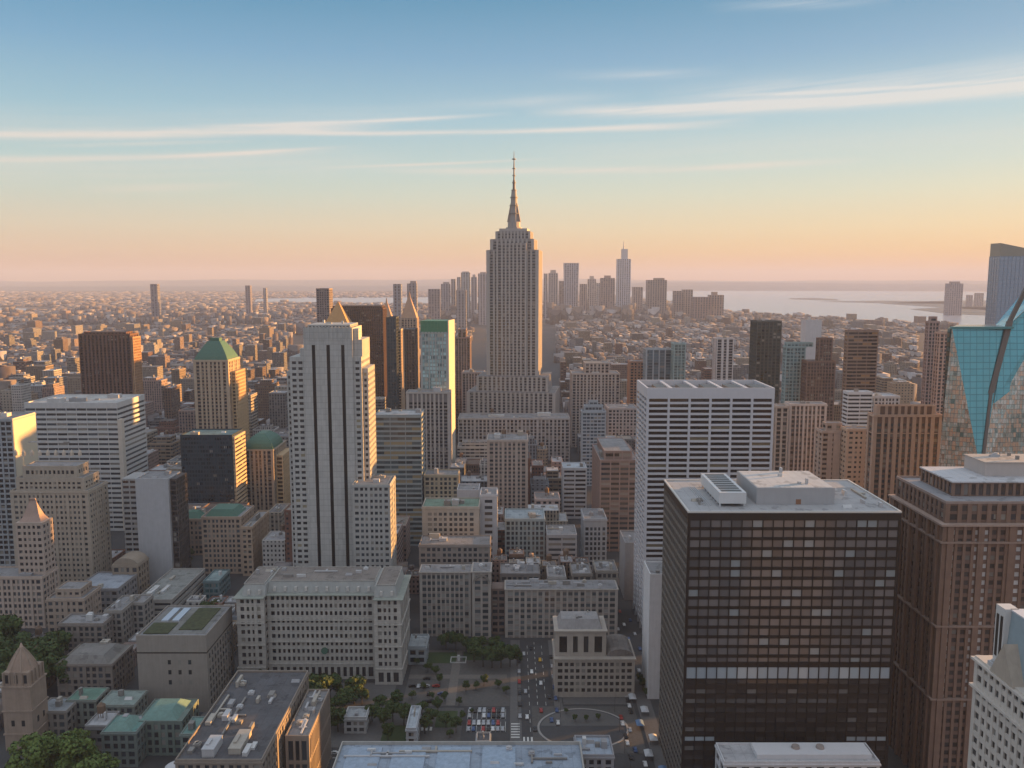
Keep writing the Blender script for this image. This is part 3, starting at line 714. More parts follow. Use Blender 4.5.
# --- broad limestone palazzo block
def palazzo():
    Y = 463; Z = wz(598, Y)
    XA, XB, XC, XD = wx(236, Y, Z), wx(264, Y, Z), wx(374, Y, Z), wx(401, Y, Z)
    D = 38; lim = stone((.41, .39, .36), .18, joint=2.2)
    root = thing('office_block', 'broad limestone block with seven window rows, green copper cornice and projecting wings, trees before it', 'office block', ((XA + XD) / 2, Y, 0))
    reg(XA, XD, Y, Y + D, Z + 8, 690, 'the broad limestone block')
    g = coreglass((.02, .022, .025), 2.6, 4.3, .08); wins = []
    for (a, b_, yy, nm) in ((XA, XB - .02, Y, 'wing'), (XB, XC, Y + 5, 'wall'), (XC + .02, XD, Y - 2, 'wing')):
        mb = MB(); wins += tier(mb, a, b_, yy, Y + D, 9, Z, 2.75, 4.4, .46, .46, 0, .08, .6, 2.2, .8, 0, 'r' if b_ == XD else 'n', 3.0, 0 if nm == 'wall' else 3)
        wins_b = tier(mb, a - .3 if a == XA else a + .01, b_ + .3 if b_ == XD else b_ - .01, yy - .4, Y + D + .2, 0, 9, 3.6, 8, .45, .2, 0, .1, .8, 2, 1.6, 0, 'r' if b_ == XD else 'n', 4.0)
        wins += wins_b
        mb.build(nm, [g, lim, lim], root)
        for zc, pr, mt in ((9, .7, 0), (22.3, .5, 0), (35.4, .7, 1), (Z - .3, 1.5, 2)):
            c = MB(); c.box(a - (pr if a == XA else 0), b_ + (pr if b_ == XD else 0), yy - pr, Y + D - .5, zc, zc + .55); c.build('cornice', [lim, lim, stone((.27, .29, .26), .2)][mt], root)
        # attic storey set back, pale plaster, sloping
        al, ar = (a + (2.5 if a == XA else 0)), (b_ - (2.5 if b_ == XD else 0))
        c = MB(); c.frus((al, ar, yy + 2.5, Y + D - 4, Z + .3), (al + (1 if a == XA else 0), ar - (1 if b_ == XD else 0), yy + 4.5, Y + D - 5, Z + 6.2)); c.build('attic', stone((.33, .34, .33), .2), root)
        for k in range(int((ar - al) / 6)):
            u = al + 4 + k * 6; d_ = MB(); d_.box(u - .7, u + .7, yy + 2.2, yy + 4.5, Z + 1.2, Z + 3.6); d_.build('dormer', stone((.5, .48, .45)), root)
        c = MB(); c.box(al + 1.2, ar - 1.2, yy + 5, Y + D - 5.2, Z + 6.19, Z + 6.5); c.build('roof', roofm((.24, .21, .19)), root)
        parapet(al + .8, ar - .8, yy + 4.4, Y + D - 4.9, Z + 6.5, .5, .3).build('parapet', lim, root)
    panes([q for q in wins], glassm((.015, .016, .02), (.05, .05, .055), (.3, .28, .25), .06), root)
    clutter(root, XB, XC, Y + 14, Y + D - 7, Z + 6.5, 7, .5); clutter(root, XA + 4, XB, Y + 8, Y + D - 7, Z + 6.5, 4, .7)
    b = MB(); b.cyl(wx(323, Y), Y + 4.4, 0, .1, .1); ang = []
    b = MB(); n = 18; cx, cz = wx(323, Y, 18), 17.5
    b.loft([[(cx + 1.9 * math.cos(6.2832 * i / n), Y + 4.5, cz + 1.9 * math.sin(6.2832 * i / n)) for i in range(n)], [(cx + 1.9 * math.cos(6.2832 * i / n), Y + 3.6, cz + 1.9 * math.sin(6.2832 * i / n)) for i in range(n)]])
    b.build('clock', COP, root)
palazzo()

# --- central art deco spire skyscraper
def deco():
    Y = 1100; s = wx(513, Y, 230)
    D = 46
    root = thing('skyscraper', 'tallest grey limestone skyscraper with a stepped top and a tapering spire mast', 'skyscraper', (wx(515, Y, 200), Y, 0), 0)
    gr = stone((.40, .37, .355), .12, .7); al = stone((.25, .235, .235), .1, .5)
    g = coreglass((.03, .032, .036), 2.2, 3.7, .1)
    def X(px): return wx(px, Y, 150)
    th = R(-7.5); cxr, cyr = wx(515, Y, 200), Y + D / 2
    oo = (cxr, cyr, 0); root.location = oo; root.rotation_euler = (0, 0, th)
    def T(nm, a, b_, yi, z0_, z1_, cw=5.2, cn=3.0, top=2):
        mb = MB(); tier(mb, X(a), X(b_), Y + yi, Y + D - yi, z0_, z1_, cw, 3.8, .48, .42, 0, .7, 1.0, cn, top, 0, 'b', cw)
        mb.build(nm, [g, gr, al], root)
        r_ = MB(); r_.box(X(a) + 1.2, X(b_) - 1.2, Y + yi + 1.2, Y + D - yi - 1.2, z1_ - .005, z1_ + .3); r_.build('roof', roofm((.25, .24, .24)), root)
    z = lambda py: wz(py, Y)
    T('base', 470, 559, -14, 0, z(391), 6, 4); T('setback', 479, 551, -7, z(391), z(376), 6, 3)
    T('shaft', 488.5, 541, 0, z(376), z(250), 5.4, 4.5)
    T('upper_shaft', 492, 536, 3, z(250), z(239), 5.2, 4, 3); T('upper_shaft', 497, 532, 6, z(239), z(231), 4.6, 3, 3)
    # projecting centre bay and corner notches
    mb = MB(); tier(mb, X(499), X(529), Y - 3.2, Y + 6, z(376) + .2, z(243), 4.6, 3.8, .42, .42, 0, .6, .9, 2.2, 3, 0, 'b', 4); mb.build('centre_bay', [g, gr, al], root)
    mb = MB(); mb.box(X(500.5), X(528.5), Y + 9, Y + D - 9, z(231), z(228)); mb.build('observation_deck', gr, root)
    cx, cy = wx(514, Y, 290), Y + D / 2; z = lambda py: wz(py, Y + D / 2) - (0 if py < 224 else 2)
    b = MB(); k = (Y) / F
    pr = [(228, 10.5), (226, 10.5), (225.9, 8.2), (222, 8.0), (221.9, 5.8), (214, 5.2), (205, 4.4), (196, 3.8), (190.5, 3.0), (190.4, 1.9), (180, 1.5), (179.9, 1.0), (168, .85), (158, .5), (151, .2)]
    n = 12
    rings = [[(cx + rr * k * .78 * math.cos(6.2832 * i / n), cy + rr * k * .78 * math.sin(6.2832 * i / n), z(py)) for i in range(n)] for py, rr in pr]
    b.loft(rings[:9]); sp_ = b.build('spire', stone((.30, .28, .27), .1, .45), root)
    b = MB(); b.loft(rings[8:]); b.build('antenna', plain('antenna_metal', (.16, .12, .11), .5), sp_)
    for py, rr in ((214, 6.6), (206, 5.8), (198, 5.2), (190.6, 3.6), (183, 2.6), (176, 2.2), (169, 2.2), (159.5, 2.6)):
        b = MB(); b.cyl(cx, cy, z(py), z(py - .8), rr * k * .78, rr * k * .78, 12); b.build('spire_ring', plain('ring_metal', (.2, .18, .17), .5), sp_)
    for s_ in (-1, 1):
        b = MB(); b.loft([[(cx + s_ * 4 * k, cy - 2, z(222)), (cx + s_ * 6.8 * k, cy - 2, z(222)), (cx + s_ * 6.8 * k, cy + 2, z(222)), (cx + s_ * 4 * k, cy + 2, z(222))],
                          [(cx + s_ * 2.4 * k, cy - 2, z(203)), (cx + s_ * 3.2 * k, cy - 2, z(203)), (cx + s_ * 3.2 * k, cy + 2, z(203)), (cx + s_ * 2.4 * k, cy + 2, z(203))]])
        b.build('buttress', stone((.3, .25, .23)), root)
    reg(X(470), X(559), Y - 14, Y + D + 14, z(231), 420, 'the tall spired skyscraper')
    # children were built in world space: shift their meshes to the root's origin
deco()

def pyr_roof(root, name, mat, X0, X1, Y0, Y1, z, h, ins, curve=1.0, steps=5, top=True):
    b = MB(); rings = []
    for i in range(steps + 1):
        k = i / steps; q = ins * (k ** curve); hh = h * k
        rings.append([(X0 + q, Y0 + q, z + hh), (X1 - q, Y0 + q, z + hh), (X1 - q, Y1 - q, z + hh), (X0 + q, Y1 - q, z + hh)])
    b.loft(rings); return b.build(name, mat, root)
OF = 'office block'
B = bldg
# ---- left side
r_, X0, X1, Y0, Y1, Z = B('office_building', 'blue grey slab at the left frame edge with a blank sunlit yellow side wall', OF, -24, 12, 420, 640, 32, (.26, .28, .30), ref='the yellow-sided slab', ybot=545, cw=4, fh=4, pf=.2, ds=.1, ncl=1, pb=.1)
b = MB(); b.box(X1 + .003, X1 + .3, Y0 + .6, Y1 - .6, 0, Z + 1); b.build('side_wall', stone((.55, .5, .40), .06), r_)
r_, X0, X1, Y0, Y1, Z = B('office_building', 'white and dark banded office block with a flat pale roof and sunlit striped side', OF, 24, 117, 404, 760, 58, (.42, .42, .42), glass=coreglass((.02, .022, .026), 6, 3.7, .03),
     ybot=560, ref='the banded office block', win=1, cw=9, cwy=60, fh=4.5, pf=.05, sf=.52, dp=.25, ds=0, r=.9, cn=.6, top=4, roof=(.46, .45, .44), ncl=4)
b = MB(); b.box(X1 - .4, X1 + 3.2, Y0 - .6, Y0 + 5, 0, Z - 14); b.build('service_shaft', stone((.55, .5, .44)), r_)
B('apartment_tower', 'dark brown ribbed tower with its narrow right side glowing orange', 'tower', 78, 130, 335, 1100, 25, (.13, .075, .06), (.07, .045, .04), gcol=(.02, .013, .012), ref='the dark brown tower', ybot=395, cw=5, fh=3.6, pf=.45, sf=.45, ds=.5, r=.9, pb=.04, tiers=[(6, 6, 3, 3, 3)], par=1.5)
r_ = bpy.data.objects[[o.name for o in C.objects if o.name.startswith('apartment_tower')][-1]]; XX = wx(130, 1100, wz(335, 1100))
b = MB(); tier(b, XX + .02, XX + 3, 1101, 1124, 0, wz(337, 1100), 6, 3.6, .3, .3, 0, .15, .5, 1, 2, 0, 'r', 3.2); b.build('sun_painted_side', [coreglass((.1, .06, .04), 3.2, 3.6), stone((.45, .28, .17)), stone((.38, .22, .13))], r_)  # flank added in lighter tan so it reads as sunlit
r_, X0, X1, Y0, Y1, Z = B('skyscraper', 'tan tower with a green copper pyramid roof and stepped orange sunlit side', 'skyscraper', 193, 228, 361, 900, 50, (.36, .28, .21), (.24, .18, .14), ref='the green pyramid tower', ybot=432,
     cw=4.4, fh=3.8, pf=.45, sf=.4, ds=.3, r=.8, cn=3, ncl=0)
pyr_roof(r_, 'pyramid_roof', COP, X0 + .6, X1 - .6, Y0 + .6, Y1 - 12, Z + .2, 20, 11.5, 1.3)
b = MB(); b.box((X0 + X1) / 2 - 5, (X0 + X1) / 2 + 5, Y0 + 15, Y0 + 24, Z + 17.8, Z + 23.5); b.build('lantern', COP, r_)
b = MB(); tier(b, X1 + .02, X1 + 5, Y0 + 8, Y1 - 2, 0, Z - 12, 3.5, 3.8, .4, .4, 0, .2, .6, 1, 2, 0, 'r'); b.build('side_wing', [coreglass((.05, .035, .025), 3.5, 3.8), stone((.55, .40, .25)), stone((.46, .33, .2))], r_)  # wing stone brightened, low sunlight put into its colour
r_, X0, X1, Y0, Y1, Z = B('residential_tower', 'ornate buff tower with stepped crown and pinnacles, many small windows', 'tower', 10, 88, 492, 600, 30, (.38, .33, .275), ybot=583, ref='the ornate stepped buff tower', win=1,
     cw=3.3, fh=4.0, pf=.45, sf=.5, ds=.12, r=.5, cn=2.5, top=2.5, ncl=0, tiers=[(3, 4, 3, 4, 9), (6.5, 10, 6, 7, 8)])
for i in range(9):
    u = X0 + 4 + i * (X1 - X0 - 10) / 8; b = MB(); b.box(u - .8, u + .8, Y0 + 6.2 - 3.6, Y0 + 4.6, Z + 9, Z + 11.5); b.frus((u - .8, u + .8, Y0 + 2.6, Y0 + 4.6, Z + 11.5), (u - .1, u + .1, Y0 + 3.5, Y0 + 3.7, Z + 13.5)); b.build('pinnacle', stone((.5, .43, .36)), r_)
clutter(r_, X0 + 9, X1 - 12, Y0 + 8, Y0 + 22, Z + 17, 3, .8)
r_, X0, X1, Y0, Y1, Z = B('office_tower', 'dark blue glass tower with teal roof trim and an orange striped sunlit side', 'office tower', 180, 232, 436, 760, 32, (.03, .042, .055), (.03, .05, .068), gcol=(.022, .035, .045), ref='the dark blue glass tower', ybot=512,
  cw=2.6, fh=3.8, pf=.22, sf=.35, ds=.15, r=.35, cn=1.2, ncl=2, roof=(.14, .22, .22), pb=.03)
b = MB(); tier(b, X1 + .02, X1 + 2.2, Y0 + .5, Y1 - .5, 0, Z - 1, 4, 3.8, .06, .5, .2, 0, .6, .8, 2, 0, 'r', 40); b.build('sun_painted_side', [coreglass((.04, .04, .04), 4, 3.8), stone((.50, .38, .26)), stone((.50, .38, .26))], r_)  # added flank whose pale stone imitates sun on dark glass
r_, X0, X1, Y0, Y1, Z = B('residential_tower', 'tan tower with a bulging green mansard roof and bright orange side', 'tower', 243, 273, 450, 800, 48, (.30, .25, .20), (.14, .13, .12), ref='the green mansard tower', ybot=510,
     cw=4, fh=3.8, pf=.4, sf=.4, ds=.3, r=.7, cn=2.4, ncl=0, par=.6)
pyr_roof(r_, 'mansard_roof', COP, X0 + .6, X1 - .6, Y0 + .6, Y1 - 10, Z + .2, 14, 10, 2.2)
b = MB(); tier(b, X1 + .02, X1 + 7, Y0 + 8, Y1 - 2, 0, Z - 7, 3.5, 3.8, .4, .4, 0, .2, .6, 1, 2, 0, 'r'); b.build('side_wing', [coreglass((.05, .035, .025), 3.5, 3.8), stone((.55, .40, .25)), stone((.46, .33, .2))], r_)  # sunlight worked into the wing's lighter stone colour
r_, X0, X1, Y0, Y1, Z = B('office_building', 'mid height block with a broad blank grey end wall, left of the brown hall', OF, 135, 168, 480, 620, 24, (.40, .41, .43), ref='the blank grey wall block', ybot=560,
     cw=99, fh=99, pf=0, sf=1, ds=.05, r=.3, cn=1, top=60, ncl=2)
b = MB(); tier(b, X0 - 11, X0 - .05, Y0 + 2, Y1, 0, Z + .5, 4, 4.1, .2, .5, .2, 0, .6, .6, 1.5, 0, 'r'); b.build('side_wing', [coreglass((.02, .022, .026), 4, 4.1), stone((.3, .3, .3)), stone((.3, .3, .3))], r_)
b = MB(); tier(b, X1 + .05, X1 + 5, Y0 + 3, Y1, 0, Z + .2, 3, 4.1, .3, .3, 0, .2, .6, .6, 1.5, 0, 'r'); b.build('side_wing', [coreglass((.02, .02, .022), 3, 4.1), stone((.10, .09, .085)), stone((.08, .07, .07))], r_)
for (a, c, yt, Y, dp_, col, hint) in ((176, 203, 520, 690, 24, (.27, .21, .17), 'brown brick block with green copper roof pieces under the dark blue glass tower'), (201, 241, 518, 645, 34, (.31, .24, .19), 'ornate brown hall with a flat green copper roof above its facade')):
    r_, X0, X1, Y0, Y1, Z = B('apartment_house', hint, 'apartment house', a, c, yt, Y, dp_, col, ybot=590, ref='the brown copper-roofed hall' if a > 190 else None, win=1, cw=3.2, fh=4, pf=.36, sf=.40, cn=1.5, ncl=1, ds=.12)
    pyr_roof(r_, 'copper_roof', COP, X0 + 2, X1 - 4, Y0 + 3, Y1 - 6, Z + .1, 5, 4)
b = MB(); 
B('apartment_house', 'brown stone house with warm side wall, stepping up beside the ornate brown hall', 'apartment house', 241, 252, 528, 640, 46, (.33, .25, .19), ybot=590, ref=None, cw=3.2, fh=4, pf=.45, sf=.45, ncl=2)
# left foreground
r_, X0, X1, Y0, Y1, Z = B('residence', 'pinkish stone block with a slim tower and an orange sunlit end', 'apartment house', -30, 42, 578, 540, 20, (.42, .34, .29), ybot=612, ref='the pink stone block', win=1, cw=3.2, fh=4, pf=.36, sf=.40, cn=1.5, ncl=3)
b = MB(); tx0, tx1 = wx(12, 540, 50), wx(38, 540, 60); zt = wz(522, 548)
tier(b, tx0, tx1, 546, 559, Z, zt, 3.2, 4, .45, .5, 0, .1, .4, 1.2, 2, 0, 'r'); b.build('slim_tower', [coreglass(), stone((.42, .34, .29)), stone((.42, .34, .29))], r_)
pyr_roof(r_, 'tower_cap', stone((.36, .26, .22)), tx0 + 1.5, tx1 - 1.5, 547.5, 557.5, zt, 15, 5.5, .7)
B('stone_house', 'small stepped stone house with orange lit right side beside the pink stone block', 'house', 46, 84, 600, 520, 22, (.36, .29, .24), ybot=622, ref=None, win=1, cw=3.4, fh=4, pf=.5, sf=.5, ncl=2, tiers=[(4, 4, 4, 3, 5)])
r_, X0, X1, Y0, Y1, Z = B('domed_hall', 'low hall with a rounded tan roof behind flat roofs', 'hall', 112, 138, 566, 590, 18, (.30, .25, .20), ybot=575, ref=None, ncl=0, cw=4, fh=5)
b = MB(); n = 10; b.loft([[(X0 + (X1 - X0) * (.5 - .48 * math.cos(math.pi * i / n)), yy, Z + 5.5 * math.sin(math.pi * i / n)) for i in range(n + 1)] for yy in (Y0 + .6, Y1 - .6)], cap=True, capb=True); b.build('vault_roof', stone((.3, .25, .2)), r_)
B('office_building', 'low curved-looking block with a big pale blue skylight roof', OF, 74, 118, 590, 560, 34, (.26, .25, .25), ybot=600, ref='the skylight-roofed low block', win=1, roof=(.34, .38, .44), ncl=1, fh=4, cw=4, sf=.5)
B('office_building', 'low banded block with a cluttered flat roof and diagonal striped side', OF, 135, 172, 601, 545, 62, (.34, .32, .30), ybot=615, ref='the low striped block', win=1, cw=10, cwy=80, fh=4.3, pf=.06, sf=.5, dp=.2, ds=0, r=.8, ncl=5, roof=(.25, .26, .25))
B('glass_pavilion', 'small teal glass block between the low striped block and trees', 'pavilion', 203, 219, 582, 590, 24, (.16, .22, .23), ybot=603, ref=None, gcol=(.04, .09, .10), cw=3, fh=4, pf=.15, roof=(.25, .33, .34), ncl=1)
B('town_house', 'grey stone town house with terraces below the orange lit stepped house', 'house', 58, 103, 625, 492, 16, (.25, .22, .20), ybot=645, ref=None, win=1, cw=3.4, fh=3.8, pf=.36, ncl=5)
B('town_house', 'narrow grey town house with a pale green roof edge', 'house', 104, 122, 612, 505, 26, (.27, .25, .23), ybot=640, ref=None, win=1, cw=3.4, fh=3.8, ncl=2)
B('town_house', 'small flat house with two rooftop boxes behind the green-roofed stone block', 'house', 124, 144, 604, 520, 14, (.3, .28, .26), ybot=620, ref=None, win=1, cw=3.4, fh=3.8, ncl=2)
# green-roofed stone block
r_, X0, X1, Y0, Y1, Z = B('museum_block', 'blocky concrete building with a planted green roof and a dark seam under its parapet', 'museum', 136, 206, 637, 430, 42, (.27, .245, .22), ybot=712, ref='the green-roofed concrete block', 
     cw=99, cwy=3.2, fh=99, pf=.45, sf=1, ds=.02, r=.3, cn=1.2, top=9.5, ncl=0, par=.9)
zr = Z + .15
b = MB(); b.box(X0 + 2, X1 - 2.5, Y0 + 4, Y1 - 3, zr, zr + .12); b.build('roof_deck', roofm((.2, .2, .19)), r_)
for a, c, y0, y1 in ((.06, .42, .08, .42), (.52, .86, .20, .92)):
    b = MB(); b.box(X0 + (X1 - X0) * a, X0 + (X1 - X0) * c, Y0 + 42 * y0, Y0 + 42 * y1, zr + .12, zr + .5); b.build('roof_garden', plain('roof_grass', (.05, .058, .026), .95, var=.9), r_)
for a in (.14, .3):
    b = MB(); b.box(X0 + (X1 - X0) * a, X0 + (X1 - X0) * (a + .1), Y0 + 20, Y0 + 38, zr + .12, zr + .8); b.build('skylight', plain('skylight', (.4, .45, .52), .3), r_)
b = MB(); b.box(X0 - .12, X1 + .12, Y0 - .12, Y1 - .5, Z - 9.1, Z - 8.4); b.build('seam', stone((.05, .045, .04)), r_)
wn = []
for i in range(3):
    for k in range(3): wn.append((X0 + 17 + i * 5.4, Y0 - .02, Z - 14 - k * 5.6, 1.6, 2.4, 'x'))
for i in range(9):
    for k in range(7): wn.append((X1 + .02, Y0 + 4 + i * 4.2, Z - 12 - k * 4.3, 1.7, 2.6, 'y'))
panes(wn, glassm((.02, .022, .024)), r_)
# ornate little domed tower, bottom left
def cupola():
    Y = 392; cx = wx(16, Y, 30); root = thing('bell_tower', 'ornate stone tower with a steep ribbed dome, sunlit orange on its right', 'bell tower', (cx, Y, 0)); st_ = stone((.30, .235, .19), .25)
    s = 7.0; za = wz(688, Y); zb = wz(735, Y); ztop = wz(645, Y + 8)
    b = MB(); b.box(cx - s, cx + s, Y, Y + 2 * s, 0, za - .01); b.build('tower_body', st_, root)
    for zc in (zb, za, wz(712, Y)):
        b = MB(); b.box(cx - s - .5, cx + s + .5, Y - .5, Y + 2 * s + .5, zc, zc + .7); b.build('cornice', st_, root)
    b = MB(); b.box(cx - s + .8, cx + s - .8, Y + .8, Y + 2 * s - .8, za, za + 7.5)
    for i in range(5):
        u = cx - s + .9 + i * (2 * s - 1.8) / 4; b.cyl(u, Y + .5, za + .7, za + 7.4, .45, .4, 8); b.cyl(cx + s - .5, Y + .9 + i * (2 * s - 1.8) / 4, za + .7, za + 7.4, .45, .4, 8)
    b.build('belfry', st_, root)
    b = MB(); n = 8; rings = []
    for k, (q, hh) in enumerate(((.92, 0), (.83, .13), (.71, .3), (.57, .48), (.42, .65), (.27, .8), (.15, .92), (.11, .95), (.09, 1.0))):
        rr = s * q * 1.04
        rings.append([(cx + rr * math.cos(math.pi / 8 + math.pi / 4 * i), Y + s + rr * math.sin(math.pi / 8 + math.pi / 4 * i), za + 7.5 + (ztop - za - 7.5) * hh) for i in range(n)])
    b.loft(rings); dm_ = b.build('dome', stone((.29, .215, .17), .25), root)
    for i in range(8):
        b = MB(); a = math.pi / 8 + math.pi / 4 * i
        for k in range(6):
            r0, r1 = rings[k][i], rings[k + 1][i]; b.loft([[(r0[0] + dx_, r0[1] + dy_, r0[2]) for dx_, dy_ in ((-.25, -.25), (.25, -.25), (.25, .25), (-.25, .25))], [(r1[0] + dx_, r1[1] + dy_, r1[2]) for dx_, dy_ in ((-.25, -.25), (.25, -.25), (.25, .25), (-.25, .25))]])
        b.build('rib', st_, dm_)
    b = MB(); b.cyl(cx, Y + s, ztop - .5, ztop + 1.5, .9, .3, 8); b.build('finial', stone((.45, .33, .27)), dm_)
    wn = []
    for i in range(3): wn += [(cx - 4.5 + i * 4.5, Y + .74, za + 4, 1.5, 4.2, 'x')]
    for i in range(2): wn += [(cx - 2.5 + i * 5, Y - .04, zb + 6, 1.6, 3, 'x'), (cx - 2.5 + i * 5, Y - .04, zb - 5, 1.6, 3.5, 'x'), (cx + s + .04, Y + 5 + i * 5, zb + 6, 1.5, 3, 'y'), (cx + s + .04, Y + 5 + i * 5, zb - 5, 1.5, 3, 'y')]
    panes(wn, glassm((.02, .02, .022)), root)
    reg(cx - s, cx + s, Y, Y + 16, ztop, 740, 'the domed bell tower')
cupola()
# teal roofed cluster and long roofs, bottom left
for (a, c, yt, Y, d, col, rc, lab) in (
    (66, 96, 701, 415, 14, (.2, .22, .2), (.13, .24, .19), 'small house with a teal copper roof left of the pale skylight house'),
    (97, 134, 706, 408, 16, (.22, .24, .22), (.24, .30, .28), 'low house with white skylights and teal gutters'),
    (101, 136, 733, 378, 16, (.17, .2, .19), (.12, .24, .22), 'low wing with a broad sloping teal roof above the near tree'),
    (136, 182, 722, 388, 22, (.16, .20, .18), (.15, .20, .18), 'low court building with dark teal roof and pale green right side'),
    (180, 222, 735, 372, 16, (.2, .24, .22), (.15, .26, .24), 'low pavilion with a bright teal flat roof near the white tent'),
    (56, 112, 665, 445, 26, (.22, .19, .17), (.21, .20, .18), 'long grey hall roof left of the green-roofed concrete block'),
    (36, 66, 712, 405, 14, (.24, .22, .2), (.24, .26, .28), 'small flat grey house right of the domed bell tower')):
    r_, X0, X1, Y0, Y1, Z = B('low_house', lab, 'house', a, c, yt, Y, d, col, roof=rc, ybot=yt + 10, ncl=2, cw=3.5, fh=3.8, par=.5, win=1)
    if 'sloping' in lab or 'hall' in lab or 'court' in lab: pyr_roof(r_, 'hipped_roof', COPL if 'teal' in lab else roofm((.2, .19, .18)), X0 + 1.2, X1 - 3, Y0 + 1.2, Y1 - 1.2, Z + .16, 3.2, 4)
r_, X0, X1, Y0, Y1, Z = B('market_hall', 'dark flat roofed block with a windowed stone side, bottom left of the park', OF, 175, 262, 762, 318, 78, (.24, .205, .175), roof=(.10, .10, .11), ybot=768, ref='the dark flat-roofed block', win=1, cw=3.4, cwy=3.4, fh=4, pf=.4, sf=.45, ncl=2, side='r')
clutter(r_, X0 + 1, X1 - 1, Y0 + 2, Y1 - 1, Z + .15, 26, .42)
r_, X0, X1, Y0, Y1, Z = B('market_hall', 'lower stone block with finned side wall beside the white kiosk', OF, 285, 309, 738, 345, 42, (.27, .225, .19), roof=(.22, .22, .23), ybot=768, win=1, cw=3, cwy=2.2, fh=12, pf=.35, sf=.15, r=1.0, ncl=1, side='r')
clutter(r_, X0 + 1, X1 - 1, Y0 + 2, Y1 - 1, Z + .15, 12, .6)
# white tent
cx, cy = wx(180, 352, 20), 352; rt = thing('marquee', 'white curved tent roof beside the bright teal pavilion', 'tent', (cx, cy, 0))
b = MB(); b.box(cx - 6.5, cx + 6.5, cy - 4.4, cy + 4.4, 0, 15); b.build('tent_base', stone((.25, .25, .25)), rt)
b = MB(); b.loft([[(cx + 7 * q * math.cos(6.283 * i / 16), cy + 5 * q * math.sin(6.283 * i / 16), z_) for i in range(16)] for q, z_ in ((1, 15), (.96, 16.4), (.75, 17.4), (.4, 18), (.1, 18.2))]); b.build('tent_roof', plain('tent_fabric', (.5, .5, .52), .7), rt, smooth=True)
reg(cx - 7, cx + 7, cy - 5, cy + 5, 18, 760)

# ---- centre left towers
B('office_tower', 'blue grey glass office block with glowing ceiling bands and a flat pale roof', 'office tower', 374, 421, 416, 715, 30, (.20, .23, .24), (.24, .27, .28), gcol=(.05, .065, .07), ref='the blue grey banded glass block', ybot=490,
  cw=12, cwy=50, fh=4.2, pf=.05, sf=.38, dp=.1, ds=0, r=.5, cn=.5, pb=.25, blind=(.34, .27, .15), roof=(.42, .42, .43), ncl=3)
r_, X0, X1, Y0, Y1, Z = B('office_tower', 'slim glass tower with green louvred crown and one yellow sunlit edge', 'office tower', 420, 448, 333, 912, 30, (.30, .31, .30), (.22, .27, .26), gcol=(.20, .29, .30), ref='the green-crowned glass tower', ybot=455, rot=R(-8),
  cw=3.6, fh=4, pf=.18, sf=.28, ds=.12, r=.3, cn=2, top=1, ncl=0, pb=.06, blind=(.45, .42, .34))
b = MB(); b.box(X0 + .5, X1 - .5, Y0 + .5, Y1 - .5, Z + .1, Z + 13)
for i in range(9): u = X0 + .6 + i * (X1 - X0 - 1.2) / 8; b.box(u - .35, u + .35, Y0 - .1, Y0 + .5, Z, Z + 13.4)
b.build('green_crown', plain('green_louvre', (.07, .22, .13), .5, var=.2), r_)
b = MB(); b.box(X1 - .0, X1 + 1.2, Y0 - .3, Y1, 0, Z + 13.5); b.build('side_fin', stone((.5, .48, .42)), r_)
B('office_tower', 'grey stone block with long vertical piers before the green-crowned glass tower', 'office tower', 406, 450, 393, 884, 22, (.34, .31, .29), (.16, .15, .15), ref=None, ybot=455, cw=4.6, fh=3.8, pf=.35, sf=.4, ds=.6, r=1, cn=3, top=10, ncl=3)
B('skyscraper', 'wide dark brown slab tower behind the three-striped limestone tower', 'skyscraper', 331, 383, 309, 1350, 40, (.10, .06, .045), (.07, .045, .036), gcol=(.03, .02, .016), ref='the wide dark brown slab', ybot=400, cw=3.5, fh=3.8, pf=.3, sf=.4, ds=.3, r=.6, ncl=2, pb=.05, tiers=[(2, 2, 3, 3, 4)])
B('skyscraper', 'slim near-black tower with pale right edge, right of the wide brown slab', 'skyscraper', 386, 396, 318, 1000, 26, (.05, .06, .07), (.04, .05, .06), gcol=(.02, .035, .045), ref=None, ybot=395, cw=3, fh=4, pf=.2, ncl=0, pb=.02)
B('office_tower', 'narrow tan tower edge lit orange between two dark towers', 'office tower', 397, 401, 330, 1020, 30, (.4, .31, .24), ref=None, ybot=395, ncl=0)
B('office_tower', 'dark stepped tower left of the green-crowned glass tower', 'office tower', 402, 415, 330, 1060, 30, (.09, .08, .08), (.06, .055, .055), ref=None, ybot=385, cw=3.6, fh=3.8, ncl=1, pb=.05)
B('office_tower', 'grey box tower rising behind the crown of the three-striped tower', 'office tower', 316, 329, 289, 1500, 30, (.20, .17, .17), ref=None, ybot=325, cw=4, fh=4, ncl=0)
def spire(name, label, cx_, ya, yb, yc, Y, hw, col, colr, gold=None, cat='tower', yapex=None):
    Z1, Z2, Z3 = wz(ya, Y), wz(yb, Y), wz(yc, Y); x = wx(cx_, Y, Z1); s = hw * Y / F; root = thing(name, label, cat, (x, Y, 0))
    b = MB(); tier(b, x - s, x + s, Y, Y + 2 * s, 0, Z1, 4, 3.8, .45, .45, 0, .3, .7, 2.4, 3, 0, 'b'); b.build('wall', [coreglass(), stone(col), stone(tuple(c * .7 for c in col))], root)
    b = MB(); b.frus((x - s * .95, x + s * .95, Y + s * .05, Y + s * 1.95, Z1), (x - s * .16, x + s * .16, Y + s * .84, Y + s * 1.16, Z2)); b.build('spire_roof', stone(colr), root)
    b = MB(); b.frus((x - s * .16, x + s * .16, Y + s * .84, Y + s * 1.16, Z2), (x - s * .04, x + s * .04, Y + s * .96, Y + s * 1.04, Z3)); b.build('finial', stone(colr), root)
    reg(x - s, x + s, Y, Y + 2 * s, Z3, ya + 30)
    return root
